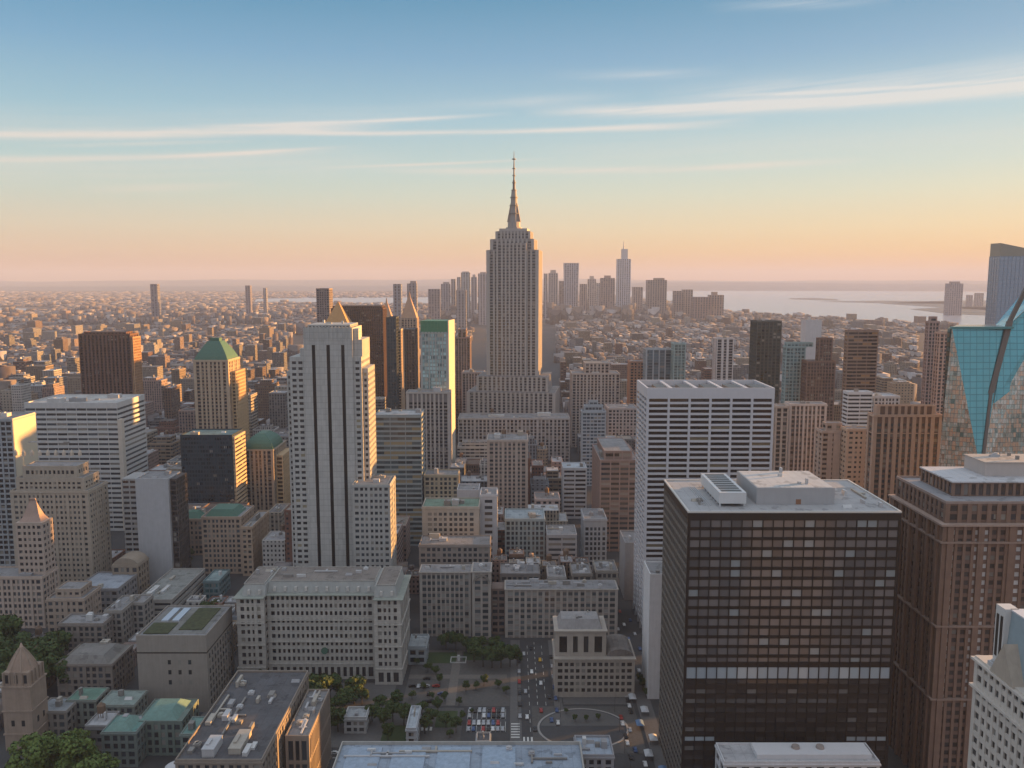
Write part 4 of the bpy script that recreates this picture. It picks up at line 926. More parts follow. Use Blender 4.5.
spire('clock_tower', 'slender tower with tall pointed roof glowing orange on its right', 408.5, 318, 298, 292, 1300, 8.5, (.40, .32, .26), (.42, .28, .2))
spire('pinnacled_tower', 'small pointed tower with orange lit spire beside the slim near-black tower', 386, 318, 303, 298, 1500, 6, (.38, .3, .25), (.42, .28, .2))
spire('pyramid_tower', 'gold pyramid roofed tower lit orange behind the three-striped tower', 336, 325, 305, 302, 1250, 13, (.36, .27, .2), (.45, .26, .12))
B('office_tower', 'brown masonry tower just left of the tallest spired skyscraper', 'office tower', 455, 470, 338, 1250, 40, (.26, .19, .17), (.16, .12, .11), ref=None, ybot=410, cw=4, fh=3.8, ncl=1, tiers=[(4, 6, 4, 4, 12)])
B('office_tower', 'pinkish masonry block stepping up left of the tallest skyscraper base', 'office tower', 462, 484, 373, 1180, 30, (.33, .28, .27), (.2, .17, .17), ref=None, ybot=418, cw=4, fh=3.8, ncl=2)
# ---- centre
B('department_store', 'long low grey block across the foot of the spired skyscraper', OF, 458, 570, 419, 1000, 40, (.33, .31, .31), (.25, .23, .23), ref=None, ybot=445, cw=4.6, fh=4, pf=.4, ncl=7, tank=True)
B('office_tower', 'tan grid tower with eight window columns, standing alone in the centre', 'office tower', 487, 528, 441, 760, 34, (.35, .30, .27), (.26, .22, .20), ref='the tan grid tower', ybot=515, win=1, cw=4.3, fh=3.75, pf=.42, sf=.42, ds=.25, r=.9, cn=2.4, top=2.4, ncl=3, tank=True)
B('apartment_block', 'beige stepped block with a rooftop wing, right of the spired skyscraper', OF, 572, 620, 374, 1150, 40, (.38, .34, .32), (.28, .25, .24), ref='the beige stepped block', ybot=410, cw=4.8, fh=3.9, ncl=3, tiers=[(18, 14, 5, 5, 14)])
B('office_building', 'blue grey glazed block with stepped terrace crown left of the white banded tower', OF, 582, 606, 412, 930, 16, (.28, .32, .36), gcol=(.05, .07, .09), ref=None, ybot=460, cw=4, fh=4, sf=.4, pf=.15, ncl=3, tiers=[(3, 3, 4, 3, 6), (8, 8, 8, 6, 5)])
B('office_building', 'beige low block between the terraced blue grey block and the white tower', OF, 608, 638, 409, 1000, 36, (.34, .29, .28), ref=None, ybot=440, cw=4.4, fh=4, ncl=3)
B('loft_building', 'brown loft block with orange rust penthouse on its roof, left of the white tower', 'loft building', 600, 640, 461, 700, 70, (.27, .20, .18), (.22, .16, .14), ref='the brown rust-topped loft', ybot=560, win=1, cw=8, cwy=4, fh=4.2, pf=.12, sf=.5, r=.7, ncl=2, tiers=[(4, 6, 5, 5, 7)], blind=(.36, .33, .3))
r_ = B('office_building', 'grey box with maroon left wall at the foot of the white banded tower', OF, 625, 643, 544, 590, 30, (.30, .31, .33), ref=None, ybot=600, cw=99, fh=99, pf=0, sf=1, top=40, cn=1, ncl=1)[0]
B('white_block', 'white building with one column of windows and an orange lit side', OF, 480, 497, 496, 620, 22, (.50, .50, .52), ref='the white narrow block', ybot=555, win=1, cw=5, fh=4.6, pf=.4, sf=.5, cn=3.5, top=3, ncl=2)
B('office_building', 'plain pale grey blank block left of the white narrow block', OF, 457, 479, 491, 640, 20, (.40, .40, .42), ref=None, ybot=505, cw=99, fh=99, sf=1, pf=0, top=40, cn=1, ncl=1)
B('apartment_house', 'olive tan block with blank upper wall, below the grey piered block', 'apartment house', 424, 458, 476, 720, 22, (.33, .29, .22), ref=None, ybot=502, win=1, cw=4, fh=4, ncl=1)
B('office_building', 'beige block with paired windows and green copper roof edge', OF, 422, 479, 508, 600, 26, (.40, .37, .33), ref='the green-edged beige block', ybot=545, win=1, cw=3.6, fh=3.9, pf=.36, sf=.40, cn=4, top=3.5, ncl=3, roof=(.16, .25, .20), cwy=4)
B('office_building', 'long brown grey slab below the green-edged beige block', OF, 419, 490, 546, 566, 22, (.27, .24, .22), ref=None, ybot=570, win=1, cw=3.6, fh=3.9, pf=.36, sf=.40, ncl=3)
B('office_building', 'low block with teal glass corner and cluttered blue roof', OF, 505, 545, 520, 640, 30, (.28, .32, .33), (.22, .27, .28), gcol=(.03, .06, .07), ref='the teal-cornered block', ybot=555, win=1, cw=3.2, fh=4, ncl=4, roof=(.32, .38, .42))
B('apartment_house', 'pinkish white house with square windows and a cluttered roof', 'apartment house', 535, 560, 500, 750, 26, (.46, .38, .36), ref='the pinkish white house', ybot=522, win=1, cw=5, fh=4.4, pf=.45, sf=.5, ncl=4, tank=True)
B('office_building', 'pale grey banded block with sloped glazing above the apartment row', OF, 547, 577, 536, 620, 26, (.34, .35, .37), ref=None, ybot=562, win=1, cw=9, fh=4, pf=.1, sf=.5, dp=.1, ds=0, ncl=3)
B('apartment_house', 'narrow light blue grey house with a blank upper front', 'apartment house', 584, 607, 520, 650, 30, (.30, .32, .35), ref=None, ybot=560, win=1, cw=3.4, fh=4, ncl=2, top=6)
B('office_building', 'white blue gabled-looking block above the light blue grey house', OF, 563, 587, 469, 800, 26, (.40, .42, .45), ref=None, ybot=512, cw=9, fh=4.2, pf=.1, sf=.5, dp=.1, ds=0, ncl=2, roof=(.4, .45, .5))
# apartment row
def row():
    Y = 525; Z1, Z2 = wz(574, Y), wz(590, Y)
    root = thing('apartment_row', 'long tan apartment row behind the plaza trees with an arched pavilion', 'apartment row', (wx(520, Y, 30), Y, 0))
    st_ = stone((.36, .33, .30)); dk = stone((.27, .24, .22)); g = coreglass((.03, .035, .042), 3, 3.9, .12); wins = []
    for (a, c, zt, yy, cw, nm) in ((419, 471, Z1, Y + 2, 3.0, 'wall'), (472, 491, Z1 + 1.5, Y - 1.5, 4.2, 'pavilion'), (505, 618, Z2, Y, 3.9, 'wall')):
        mb = MB(); wins += tier(mb, wx(a, Y, zt), wx(c, Y, zt), yy, Y + 17, 0, zt, cw, 3.95, .30, .40, 0, .12, .6, 1.8, 1.6, 0, 'r', 3.4, 3); mb.build(nm, [g, st_, dk], root)
        c_ = MB(); c_.box(wx(a, Y, zt) - .4, wx(c, Y, zt) + .4, yy - .5, Y + 17, zt, zt + .6); c_.build('cornice', st_, root)
        c_ = MB(); c_.box(wx(a, Y, zt) + .5, wx(c, Y, zt) - .5, yy + .5, Y + 16, zt + .6, zt + .75); c_.build('roof', roofm((.24, .24, .25)), root)
        clutter(root, wx(a, Y, zt) + 1, wx(c, Y, zt) - 1, Y + 3, Y + 15, zt + .75, int((c - a) / 9) + 1, .45)
    mb = MB(); tier(mb, wx(491, Y, 30) + .3, wx(505, Y, 30) - .05, Y + 5, Y + 17, 0, Z2 - 1, 3, 3.95, .3, .4, 0, .1, .6, .6, 1.5); mb.build('recessed_wall', [g, stone((.2, .15, .13)), stone((.2, .15, .13))], root)
    panes(wins, glassm((.03, .036, .042), (.13, .155, .17), (.36, .36, .34), .2), root)
    # arch on the pavilion
    b = MB(); ax, az_ = wx(481.5, Y, Z1), Z1 - 5.2; n = 10
    for i in range(n):
        a0, a1 = math.pi * i / n, math.pi * (i + 1) / n
        q = lambda r_, a_: (ax + r_ * math.cos(a_), az_ + r_ * math.sin(a_))
        i0, i1, o0, o1 = q(4.2, a0), q(4.2, a1), q(5.4, a0), q(5.4, a1)
        b.loft([[(i0[0], Y - 2.1, i0[1]), (o0[0], Y - 2.1, o0[1]), (o1[0], Y - 2.1, o1[1]), (i1[0], Y - 2.1, i1[1])], [(i0[0], Y - 1.4, i0[1]), (o0[0], Y - 1.4, o0[1]), (o1[0], Y - 1.4, o1[1]), (i1[0], Y - 1.4, i1[1])]])
    b.build('arch', st_, root)
    reg(wx(419, Y, Z1), wx(618, Y, Z2), Y - 2, Y + 17, Z1, 640, 'the long apartment row')
row()
for (a, c, yt, Y, col, lab) in ((548, 566, 578, 548, (.36, .34, .33), 'low pale house with a round-headed gable behind the apartment row'), (572, 592, 575, 550, (.22, .2, .18), 'dark low house with roof pots behind the apartment row'),
                            (596, 618, 572, 556, (.3, .27, .24), 'tan low house with a sloping end behind the apartment row'), (500, 540, 575, 552, (.2, .18, .17), 'shadowy arcaded low block behind the apartment row')):
    B('town_house', lab, 'house', a, c, yt, Y, 22, col, ref=None, ybot=588, win=1, cw=3.4, fh=3.8, pf=.36, ncl=5)
# small stone hall right of the street
def hall():
    Y = 446; Z2 = wz(632, Y + 3); Z1 = wz(660, Y); XA, XB, XC = wx(555, Y, Z1), wx(607, Y, Z2), wx(635, Y, Z1)
    root = thing('stone_hall', 'square tan stone hall with four tall upper openings beside the oval forecourt', 'hall', ((XA + XC) / 2, Y, 0)); st_ = stone((.38, .34, .30), .2); g = coreglass(); wins = []
    mb = MB(); wins += tier(mb, XA, XC, Y, Y + 26, 0, Z1, 3.1, 3.7, .36, .4, 0, .12, .7, 1.6, 1.6, 1.5, 'r', 3.5); mb.build('wall', [g, st_, st_], root)
    mb = MB(); wu = tier(mb, XA + .3, XB, Y + 3, Y + 24, Z1, Z2, 6.4, 10.5, .55, .22, 0, .1, 1.1, 2.2, 2.6, 0, 'r', 6); mb.build('upper_wall', [g, st_, st_], root)
    for (a, c, y0, zc) in ((XA, XC, Y, Z1), (XA + .3, XB, Y + 3, Z2)):
        b = MB(); b.box(a - .6, c + .6, y0 - .6, y0 + (26 if zc == Z1 else 21), zc - .01, zc + .8); b.build('cornice', st_, root)
    b = MB(); b.frus((XA + 2, XB - 2, Y + 5, Y + 22, Z2 + .8), (XA + 4, XB - 4, Y + 8, Y + 19, Z2 + 5.5)); b.build('attic', stone((.28, .27, .27), .3), root)
    clutter(root, XA + 4, XB - 4, Y + 8, Y + 19, Z2 + 5.5, 3, .5)
    b = MB(); n = 8; x0, x1 = XB + .5, XC - .3
    b.loft([[(x0 + (x1 - x0) * (.5 - .5 * math.cos(math.pi * i / n)), yy, Z1 + .8 + 4 * math.sin(math.pi * i / n)) for i in range(n + 1)] for yy in (Y + 3, Y + 24)], capb=True); b.build('barrel_roof', roofm((.2, .18, .17)), root)
    panes(wu + wins, glassm((.018, .018, .02), (.06, .06, .06)), root)
    reg(XA, XC, Y, Y + 26, Z2 + 5, 700, 'the square stone hall')
hall()
B('white_slab', 'thin tall white blank slab wall beside the dark glass tower', 'slab', 650, 690, 576, 444, 22, (.62, .62, .63), ref='the thin white slab', ybot=700, cw=99, fh=99, sf=1, pf=0, top=70, cn=1, ncl=1)
# ---- right side
B('office_tower', 'dark green black glass tower left of the glassy construction pair', 'office tower', 757, 782, 322, 1000, 28, (.07, .075, .07), (.05, .055, .052), gcol=(.022, .03, .028), ref='the dark green-black tower', ybot=375, cw=4.6, fh=3.8, pf=.3, ds=.3, r=.7, ncl=1, pb=.06)
B('residential_tower', 'teal glass tower with a flat slab roof before the brown construction', 'tower', 786, 806, 347, 900, 10, (.22, .30, .31), (.2, .27, .28), gcol=(.05, .09, .10), ref=None, ybot=400, cw=3.5, fh=3.8, pf=.2, ncl=1, tiers=[(1, -8, 1, 1, 4)])
B('residential_tower', 'brown half finished tower with orange scaffolded top', 'tower', 807, 836, 362, 880, 16, (.17, .11, .09), (.13, .085, .07), gcol=(.05, .035, .03), ref=None, ybot=403, cw=3.2, fh=3.6, pf=.25, tiers=[(13, 3, 3, 3, 24)], ncl=1)
B('office_tower', 'pale grey blank box tower behind the brown half finished tower', 'office tower', 806, 822, 321, 1150, 20, (.44, .44, .46), ref=None, ybot=345, cw=99, fh=99, sf=1, pf=0, top=20, cn=1, ncl=1)
B('office_tower', 'brown banded slab tower left of the faceted teal glass tower', 'office tower', 848, 879, 331, 950, 10, (.20, .14, .12), (.22, .16, .13), gcol=(.03, .02, .017), ref='the brown banded slab', ybot=388, cw=10, cwy=30, fh=4, pf=.05, sf=.42, dp=.2, ds=0, r=.6, ncl=1, pb=.12, blind=(.4, .24, .12))
B('office_building', 'grey white finely banded block with a flat white roof', OF, 848, 873, 393, 760, 12, (.45, .46, .48), ref='the grey-white banded block', ybot=425, cw=9, cwy=30, fh=3.6, pf=.04, sf=.5, dp=.15, ds=0, r=.6, cn=.6, ncl=1, roof=(.5, .5, .52))
B('office_building', 'flat white roofed low block adjoining the grey-white banded block', OF, 874, 900, 397, 770, 22, (.40, .38, .38), ref=None, ybot=403, ncl=2, roof=(.5, .5, .52))
B('office_tower', 'narrow tan block with short piers touching the white banded tower', 'office tower', 776, 789, 407, 690, 12, (.37, .31, .27), (.24, .2, .18), ref=None, ybot=470, cw=3.8, fh=3.8, pf=.4, ds=.4, r=.8, ncl=1)
B('office_tower', 'tan stone tower with many fine white vertical piers', 'office tower', 790, 827, 405, 700, 14, (.44, .38, .35), (.2, .165, .15), ref='the fine-piered tan tower', ybot=470, win=1, cw=3.5, fh=3.8, pf=.36, sf=.4, ds=.5, r=.9, cn=1.8, ncl=2)
B('apartment_tower', 'pinkish tan plain tower between the fine-piered tower and a windowed tan one', 'tower', 822, 846, 432, 650, 14, (.36, .28, .24), (.32, .25, .21), ref=None, ybot=475, cw=5.5, fh=3.8, pf=.7, sf=.5, ncl=1, tiers=[(4, 2, 3, 3, 6)])
B('apartment_tower', 'tan block with small square windows above the dark glass tower roof', 'tower', 847, 872, 430, 640, 12, (.42, .32, .25), ref='the small-windowed tan block', ybot=490, win=1, cw=3.7, fh=3.8, pf=.5, sf=.55, cn=2, ncl=1)
B('office_tower', 'tall tan tower with long vertical stone piers and an arcaded top storey', 'office tower', 874, 943, 416, 600, 11, (.43, .32, .26), (.16, .11, .09), ref='the tall piered tan tower', ybot=495, win=1, cw=4.4, fh=3.8, pf=.42, sf=.4, ds=.6, r=1.0, cn=2.6, top=5.5, ncl=2, tiers=[(3, 4, 3, 3, 6.5)])
B('apartment_tower', 'slim pinkish tower with rounded top just left of the faceted glass tower', 'tower', 929, 940, 322, 900, 8, (.33, .24, .22), (.26, .19, .18), ref=None, ybot=400, cw=3.5, fh=3.8, ncl=1, tiers=[(2, 2, 2, 2, 5)])
B('apartment_tower', 'pink brown tower edge lit orange against the faceted glass tower', 'tower', 940, 953, 333, 860, 10, (.40, .27, .22), (.3, .2, .17), ref=None, ybot=430, cw=3.5, fh=3.8, ncl=1)
B('office_tower', 'slim white piered apartment tower beyond the white banded tower', 'office tower', 717, 734, 339, 1150, 24, (.52, .48, .48), (.3, .27, .27), ref='the slim white tower', ybot=378, cw=6.5, fh=3.8, pf=.45, ds=.5, r=.9, ncl=1)
B('office_tower', 'blue green striped glass slab behind the white banded tower roof', 'office tower', 646, 673, 350, 1100, 24, (.30, .33, .36), (.10, .14, .17), gcol=(.05, .08, .1), ref='the blue striped slab', ybot=378, cw=7, fh=3.8, pf=.2, ds=.4, r=.6, cn=2, ncl=1, pb=.05)
B('office_tower', 'slim teal glass tower with a pale cap beside the blue striped slab', 'office tower', 674, 686, 344, 1080, 20, (.26, .34, .35), (.16, .24, .25), gcol=(.06, .1, .11), ref=None, ybot=378, cw=5, fh=3.8, pf=.2, ncl=1)
B('office_building', 'orange brown block lit warm left of the blue striped slab', OF, 630, 645, 362, 1130, 24, (.30, .18, .13), ref=None, ybot=385, cw=4, fh=3.8, ncl=1)

# brown brick block, far right
def brick_block():
    Y = 360; Z = wz(526, Y); X0 = wx(943, Y, Z); X1 = X0 + 75; D = 52
    root = thing('apartment_block', 'massive reddish brown brick block with pale window columns at the right frame edge', 'apartment block', (X0 + 35, Y, 0)); br = stone((.21, .14, .11), .25); sp = stone((.15, .10, .082), .2); g = coreglass((.03, .03, .035), 3, 3.7, .2)
    reg(X0, X1, Y, Y + D, Z, 900, 'the massive brown brick block')
    mb = MB(); wins = tier(mb, X0, X1, Y, Y + D, 0, Z, 3.6, 3.8, .36, .45, 0, .35, .8, 2.6, 2, 0, 'l', 3.6); mb.build('wall', [g, br, sp], root)
    for k in range(6):      # projecting bays on the left flank
        b = MB(); u = Y + 3 + k * 8.6; b.box(X0 - .9, X0 + .3, u, u + 1.8, 0, Z - .1); b.build('buttress', br, root)
    for k in range(6):
        b = MB(); u = X0 + 2 + k * 13.5; b.box(u, u + 2.6, Y - .7, Y + .3, 0, Z - .1); b.build('buttress', br, root)
    for zc in (Z - 7.8, Z - 46, Z - 80):
        b = MB(); b.box(X0 - 1.05, X1, Y - .85, Y + D, zc, zc + .8); b.build('belt_course', stone((.27, .20, .17)), root)
    b = MB(); b.box(X0 - 1.2, X1, Y - 1.2, Y + D, Z, Z + .9); b.build('cornice', stone((.36, .27, .23)), root)
    mb = MB(); w2 = tier(mb, X0 + 1.5, X1 - 1, Y + 1.5, Y + D - 2, Z + .9, Z + 9.5, 4.2, 4.2, .45, .35, 0, .2, .5, 2, .8, 0, 'l', 4.2); mb.build('attic_wall', [g, br, sp], root)
    b = MB(); b.box(X0 + 2, X1 - 1.5, Y + 2, Y + D - 2.5, Z + 9.49, Z + 9.7); b.build('roof', roofm((.28, .28, .30), .15), root)
    parapet(X0 + 1.5, X1 - 1, Y + 1.5, Y + D - 2, Z + 9.5, 1.1).build('parapet', stone((.3, .24, .22)), root)
    pz = Z + 9.7; px0 = wx(946, Y + 20, pz + 5)
    mb = MB(); w3 = tier(mb, px0, X1 - 2, Y + 14, Y + 44, pz, pz + 6.2, 3.4, 6, .4, .1, 0, .1, .4, 1.2, .7, 0, 'l', 3.4); ph_ = mb.build('penthouse', [g, br, sp], root)
    b = MB(); b.box(px0 - .5, X1 - 1.5, Y + 13.4, Y + 44.5, pz + 6.2, pz + 6.8); b.build('penthouse_roof', roofm((.5, .5, .52), .08), ph_)
    qx = wx(985, Y + 24, pz + 10); b = MB(); b.box(qx, X1 - 3, Y + 24, Y + 42, pz + 6.8, pz + 13); th_ = b.build('tank_house', stone((.44, .40, .38), .06), root)
    b = MB(); b.box(qx - .4, X1 - 2.6, Y + 23.6, Y + 42.4, pz + 13, pz + 13.5); b.build('tank_house_roof', roofm((.45, .4, .36), .08), th_)
    clutter(root, qx + 1, qx + 22, Y + 26, Y + 40, pz + 13.5, 4, .4)
    pw = glassm((.03, .028, .03), (.08, .07, .07), (.2, .19, .18), .1); pp = glassm((.42, .43, .45), (.55, .56, .58), (.4, .4, .4), .15, .4, name='pale_window_glass')
    cols = sorted({round(q[0], 1) for q in wins if q[5] == 'x'}); pale = set(cols[0:1] + cols[3:5] + cols[7:9] + cols[12:14])
    pl = [q for q in wins if q[5] == 'x' and round(q[0], 1) in pale and q[2] > 40]; ot = [q for q in wins if not (q[5] == 'x' and round(q[0], 1) in pale and q[2] > 40)]
    panes(pl[:60], pp, root); 
    b = MB()
    for (cx, cy, cz, ww, hh, ax) in pl[60:]: b.box(cx - ww / 2, cx + ww / 2, cy - .05, cy + .05, cz - hh / 2, cz + hh / 2)
    tag(b.build('window', pp, root), kind='stuff')
    panes(w3[:10] + w2[:20] + [q for q in ot if q[5] == 'y'][:10] + ot, pw, root, 40)
brick_block()

# white stone corner block, bottom right
def corner_block():
    Yb = 232; Zc = wz(655, Yb); X0 = wx(975, Yb, Zc); X1 = X0 + 45; Y0 = Yb - 92
    root = thing('hotel_block', 'white stone block with gables and a teal glazed mansard, lower right corner', 'hotel', (X0 + 20, (Y0 + Yb) / 2, 0)); lm = stone((.56, .51, .46), .1); g = coreglass((.02, .02, .022), 2.4, 3.7, .1)
    reg(X0, X1, Y0, Yb, Zc + 20, 900, 'the white gabled corner block')
    mb = MB(); wins = tier(mb, X0, X1, Y0, Yb, 0, Zc, 2.9, 3.75, .4, .45, 0, .1, .6, 1.6, 1.2, 0, 'l', 2.9); mb.build('wall', [g, lm, lm], root)
    for zc in (Zc - 1.2, Zc - 9.2):
        b = MB(); b.box(X0 - .9, X0 + .5, Y0, Yb + .6, zc, zc + .7); b.build('cornice', lm, root)
    for k in range(3):
        b = MB(); u = Yb - 14 - k * 24
        b.loft([[(X0 - .5, u - 5.5, Zc - .4), (X0 - .5, u + 5.5, Zc - .4), (X0 - .5, u, Zc + 9.5)], [(X0 + 4, u - 5.5, Zc - .4), (X0 + 4, u + 5.5, Zc - .4), (X0 + 4, u, Zc + 9.5)]], capb=True); ga_ = b.build('gable', stone((.42, .36, .30), .2), root)
        b = MB(); b.loft([[(X0 + 4, u - 5.8, Zc), (X0 + 4, u + 5.8, Zc), (X0 + 4, u, Zc + 10)], [(X0 + 12, u - 5.8, Zc), (X0 + 12, u + 5.8, Zc), (X0 + 12, u, Zc + 10)]], capb=True); b.build('gable_roof', COP, ga_)
    mx0 = X0 + 2.6; zt = wz(606, Yb - 6)
    b = MB(); b.frus((mx0, X1 - 2, Y0 + 3, Yb - 6, Zc), (mx0 + 1.2, X1 - 5, Y0 + 6, Yb - 9, zt)); b.build('mansard', plain('blue_grey_cladding', (.28, .36, .40), .35, var=.12), root)
    b = MB(); b.box(mx0 - .6, mx0 + 3.2, Yb - 9.5, Yb - 5.2, Zc, zt + .4); b.build('stair_tower', stone((.6, .58, .56), .06), root)
    b = MB()
    for k in range(2): b.box(mx0 - .75, mx0 - .6, Yb - 8.8 + k * 1.9, Yb - 7.8 + k * 1.9, Zc + 3, zt - 2)
    b.build('slit_window', DARKM, root)
    b = MB(); b.box(mx0 + 1, X1 - 5, Y0 + 6, Yb - 9, zt, zt + .4); b.build('roof', stone((.6, .6, .62), .06), root)
    b = MB(); b.box(mx0 + 3, X1 - 8, Y0 + 10, Yb - 15, zt + .4, zt + .7); b.build('roof_glazing', plain('roof_glazing', (.16, .28, .36), .2), root)
    clutter(root, X0 + .6, X0 + 3, Yb - 24, Yb - 2, Zc, 3, .6)
    s = [q for q in wins if q[5] == 'y']; s.sort(key=lambda q: (-q[2], -q[1])); panes(s + [q for q in wins if q[5] == 'x'], glassm((.018, .018, .02), (.06, .06, .062)), root)
corner_block()

# faceted teal glass tower, right edge
def faceted():
    Y = 520; zt = wz(328, Y); zb = 0
    root = thing('glass_tower', 'faceted teal glass tower with slanting crystal planes at the right edge', 'glass tower', (wx(1000, Y, 150), Y, 0))
    L = lambda px, z, dy=0: (wx(px, Y + dy, z), Y + dy, z)
    zm = wz(470, Y); zr = wz(285, Y)
    A = L(952, zt, 0); Bp = L(1006, zt, 3); BpB = (A[0] + 14, Y + 44, zt)
    Pm = L(981, zm, -9); Lm = L(938, zm, 2); Rm = L(1070, zm, 0)
    Rt = L(1076, wz(262, Y), 6)
    def gl(name, col, col2, jit, cw=4.2, fh=3.9, rough=.08, metal=.75):
        m, t, p = newmat(name); g = t.n('ShaderNodeTexCoord').outputs['Object']; x, y, z = t.sep(g)
        ce = t.xyz(t.m('FLOOR', t.m('DIVIDE', x, cw)), t.m('FLOOR', t.m('DIVIDE', y, cw * 3)), t.m('FLOOR', t.m('DIVIDE', z, fh)))
        w_ = t.n('ShaderNodeTexWhiteNoise', noise_dimensions='3D'); t.lk(ce, w_.inputs['Vector'])
        r = t.m('ADD', t.m('MULTIPLY', w_.outputs['Value'], .22), t.m('MULTIPLY', t.noise(t.xyz(x, y, t.m('MULTIPLY', z, .35)), .09, 6, .8), .78))
        c = t.ramp(r, [(k_, c_) for k_, c_ in col2]) if col2 else t.mix(r, tuple(v * .8 for v in col), tuple(v * 1.25 for v in col))
        line = t.m('MAXIMUM', t.m('GREATER_THAN', t.m('FRACT', t.m('DIVIDE', z, fh)), .88), t.m('GREATER_THAN', t.m('FRACT', t.m('DIVIDE', x, cw)), .9))
        c = t.mix(t.m('MULTIPLY', line, .55), c, tuple(v * .25 for v in col))
        t.lk(c, p.inputs['Base Color']); p.inputs['Roughness'].default_value = rough; p.inputs['Metallic'].default_value = metal
        vm = t.n('ShaderNodeVectorMath', operation='MULTIPLY_ADD'); t.lk(w_.outputs['Color'], vm.inputs[0]); vm.inputs[1].default_value = (jit,) * 3
        t.lk(t.n('ShaderNodeNewGeometry').outputs['Normal'], vm.inputs[2]); nn = t.n('ShaderNodeVectorMath', operation='NORMALIZE'); t.lk(vm.outputs[0], nn.inputs[0]); t.lk(nn.outputs[0], p.inputs['Normal'])
        return m
    teal = gl('teal_glass', (.12, .37, .43), None, .03, metal=.55, rough=.12)
    mosaic = gl('painted_reflection_glass', (.35, .32, .26), [(.34, (.12, .19, .18)), (.42, (.40, .38, .33)), (.47, (.62, .38, .25)), (.52, (.24, .36, .35)), (.58, (.60, .56, .50)), (.66, (.30, .22, .17))], .06, cw=1.7, fh=2.9, metal=.35, rough=.2)  # mottled ramp paints the reflected city into the base colour
    def facet(nm, pts, m):
        b = MB(); nrm = (Vector(pts[1]) - Vector(pts[0])).cross(Vector(pts[2]) - Vector(pts[0])).normalized()
        if nrm.y > 0: nrm = -nrm
        back = [tuple(Vector(q) - nrm * .4) for q in pts]
        b.loft([back, pts], capb=True); b.build(nm, m, root)
    facet('teal_facet', [A, Bp, Pm], teal)
    facet('left_facet', [A, Pm, Lm], mosaic)
    facet('right_facet', [Bp, Rt, Rm, Pm], mosaic)
    # teal upper part of right facet
    k = .52; q1 = tuple(Vector(Bp).lerp(Vector(Pm), k) + Vector((.2, -.6, 0))); 
    facet('teal_facet', [tuple(Vector(Bp) + Vector((.3, -.5, 0))), tuple(Vector(Rt) + Vector((0, -.5, 0))), tuple(Vector(Rt).lerp(Vector(Rm), .38) + Vector((0, -.5, 0))), q1], teal)
    # mullion ridge between
    b = MB(); p0, p1 = Vector(Bp) + Vector((8, -1, 34)), Vector(Pm) + Vector((3, -.6, 20))
    def bar(a, c, w_, d_):
        b.loft([[(a.x - w_, a.y - d_, a.z), (a.x + w_, a.y - d_, a.z), (a.x + w_, a.y + d_, a.z), (a.x - w_, a.y + d_, a.z)], [(c.x - w_, c.y - d_, c.z), (c.x + w_, c.y - d_, c.z), (c.x + w_, c.y + d_, c.z), (c.x - w_, c.y + d_, c.z)]])
    bar(Vector(Pm), Vector(Pm).lerp(Vector(Bp), .55) + Vector((-2.6, 0, 0)), .9, .8); bar(Vector(Pm).lerp(Vector(Bp), .55) + Vector((-2.6, 0, 0)), Vector(Bp) + Vector((2, 0, 4)), 1.7, .8); bar(Vector(Bp) + Vector((2, 0, 4)), Vector(Bp) + Vector((15, 0, 34)), 1.3, .8)
    b.build('ridge_frame', plain('ridge_frame', (.13, .11, .10), .5), root)
    # body behind and skirt below
    b = MB(); b.loft([[(Lm[0], Y + 2.5, 0), (Rm[0], Y + 2.5, 0), (Rm[0], Y + 46, 0), (Lm[0] + 28, Y + 46, 0)], [(Lm[0] + 1, Y + 2.6, zm - 1), (Rm[0], Y + 2.6, zm - 1), (Rm[0], Y + 46, zm - 1), (Lm[0] + 28, Y + 46, zm - 1)],
                      [(A[0] + .6, Y + 6.5, zt - .4), (Rt[0], Y + 6.9, zt - .4), (Rt[0], Y + 46, zt - .4), (A[0] + 28, Y + 46, zt - .4)]]); b.build('body', mosaic, root)
    b = MB(); b.loft([[(Bp[0] + 5, Y + 4, zt - .39), (Rt[0], Y + 7, zt - .39), (Rt[0], Y + 46, zt - .39), (Bp[0] + 18, Y + 46, zt - .39)], [(Bp[0] + 30, Y + 6.4, zt + 28), (Rt[0], Y + 7, Rt[2] - .5), (Rt[0], Y + 46, Rt[2] - .5), (Bp[0] + 40, Y + 46, zt + 28)]]); b.build('upper_prism', teal, root)
    b = MB(); b.box(A[0] - .3, Bp[0] + 3, Y - .4, Y + 2, zt - .6, zt + .8); b.build('roof_edge', plain('teal_edge', (.08, .24, .25), .4), root)
    reg(Lm[0], Rm[0], Y - 9, Y + 46, zt, 470, 'the faceted teal glass tower')
faceted()
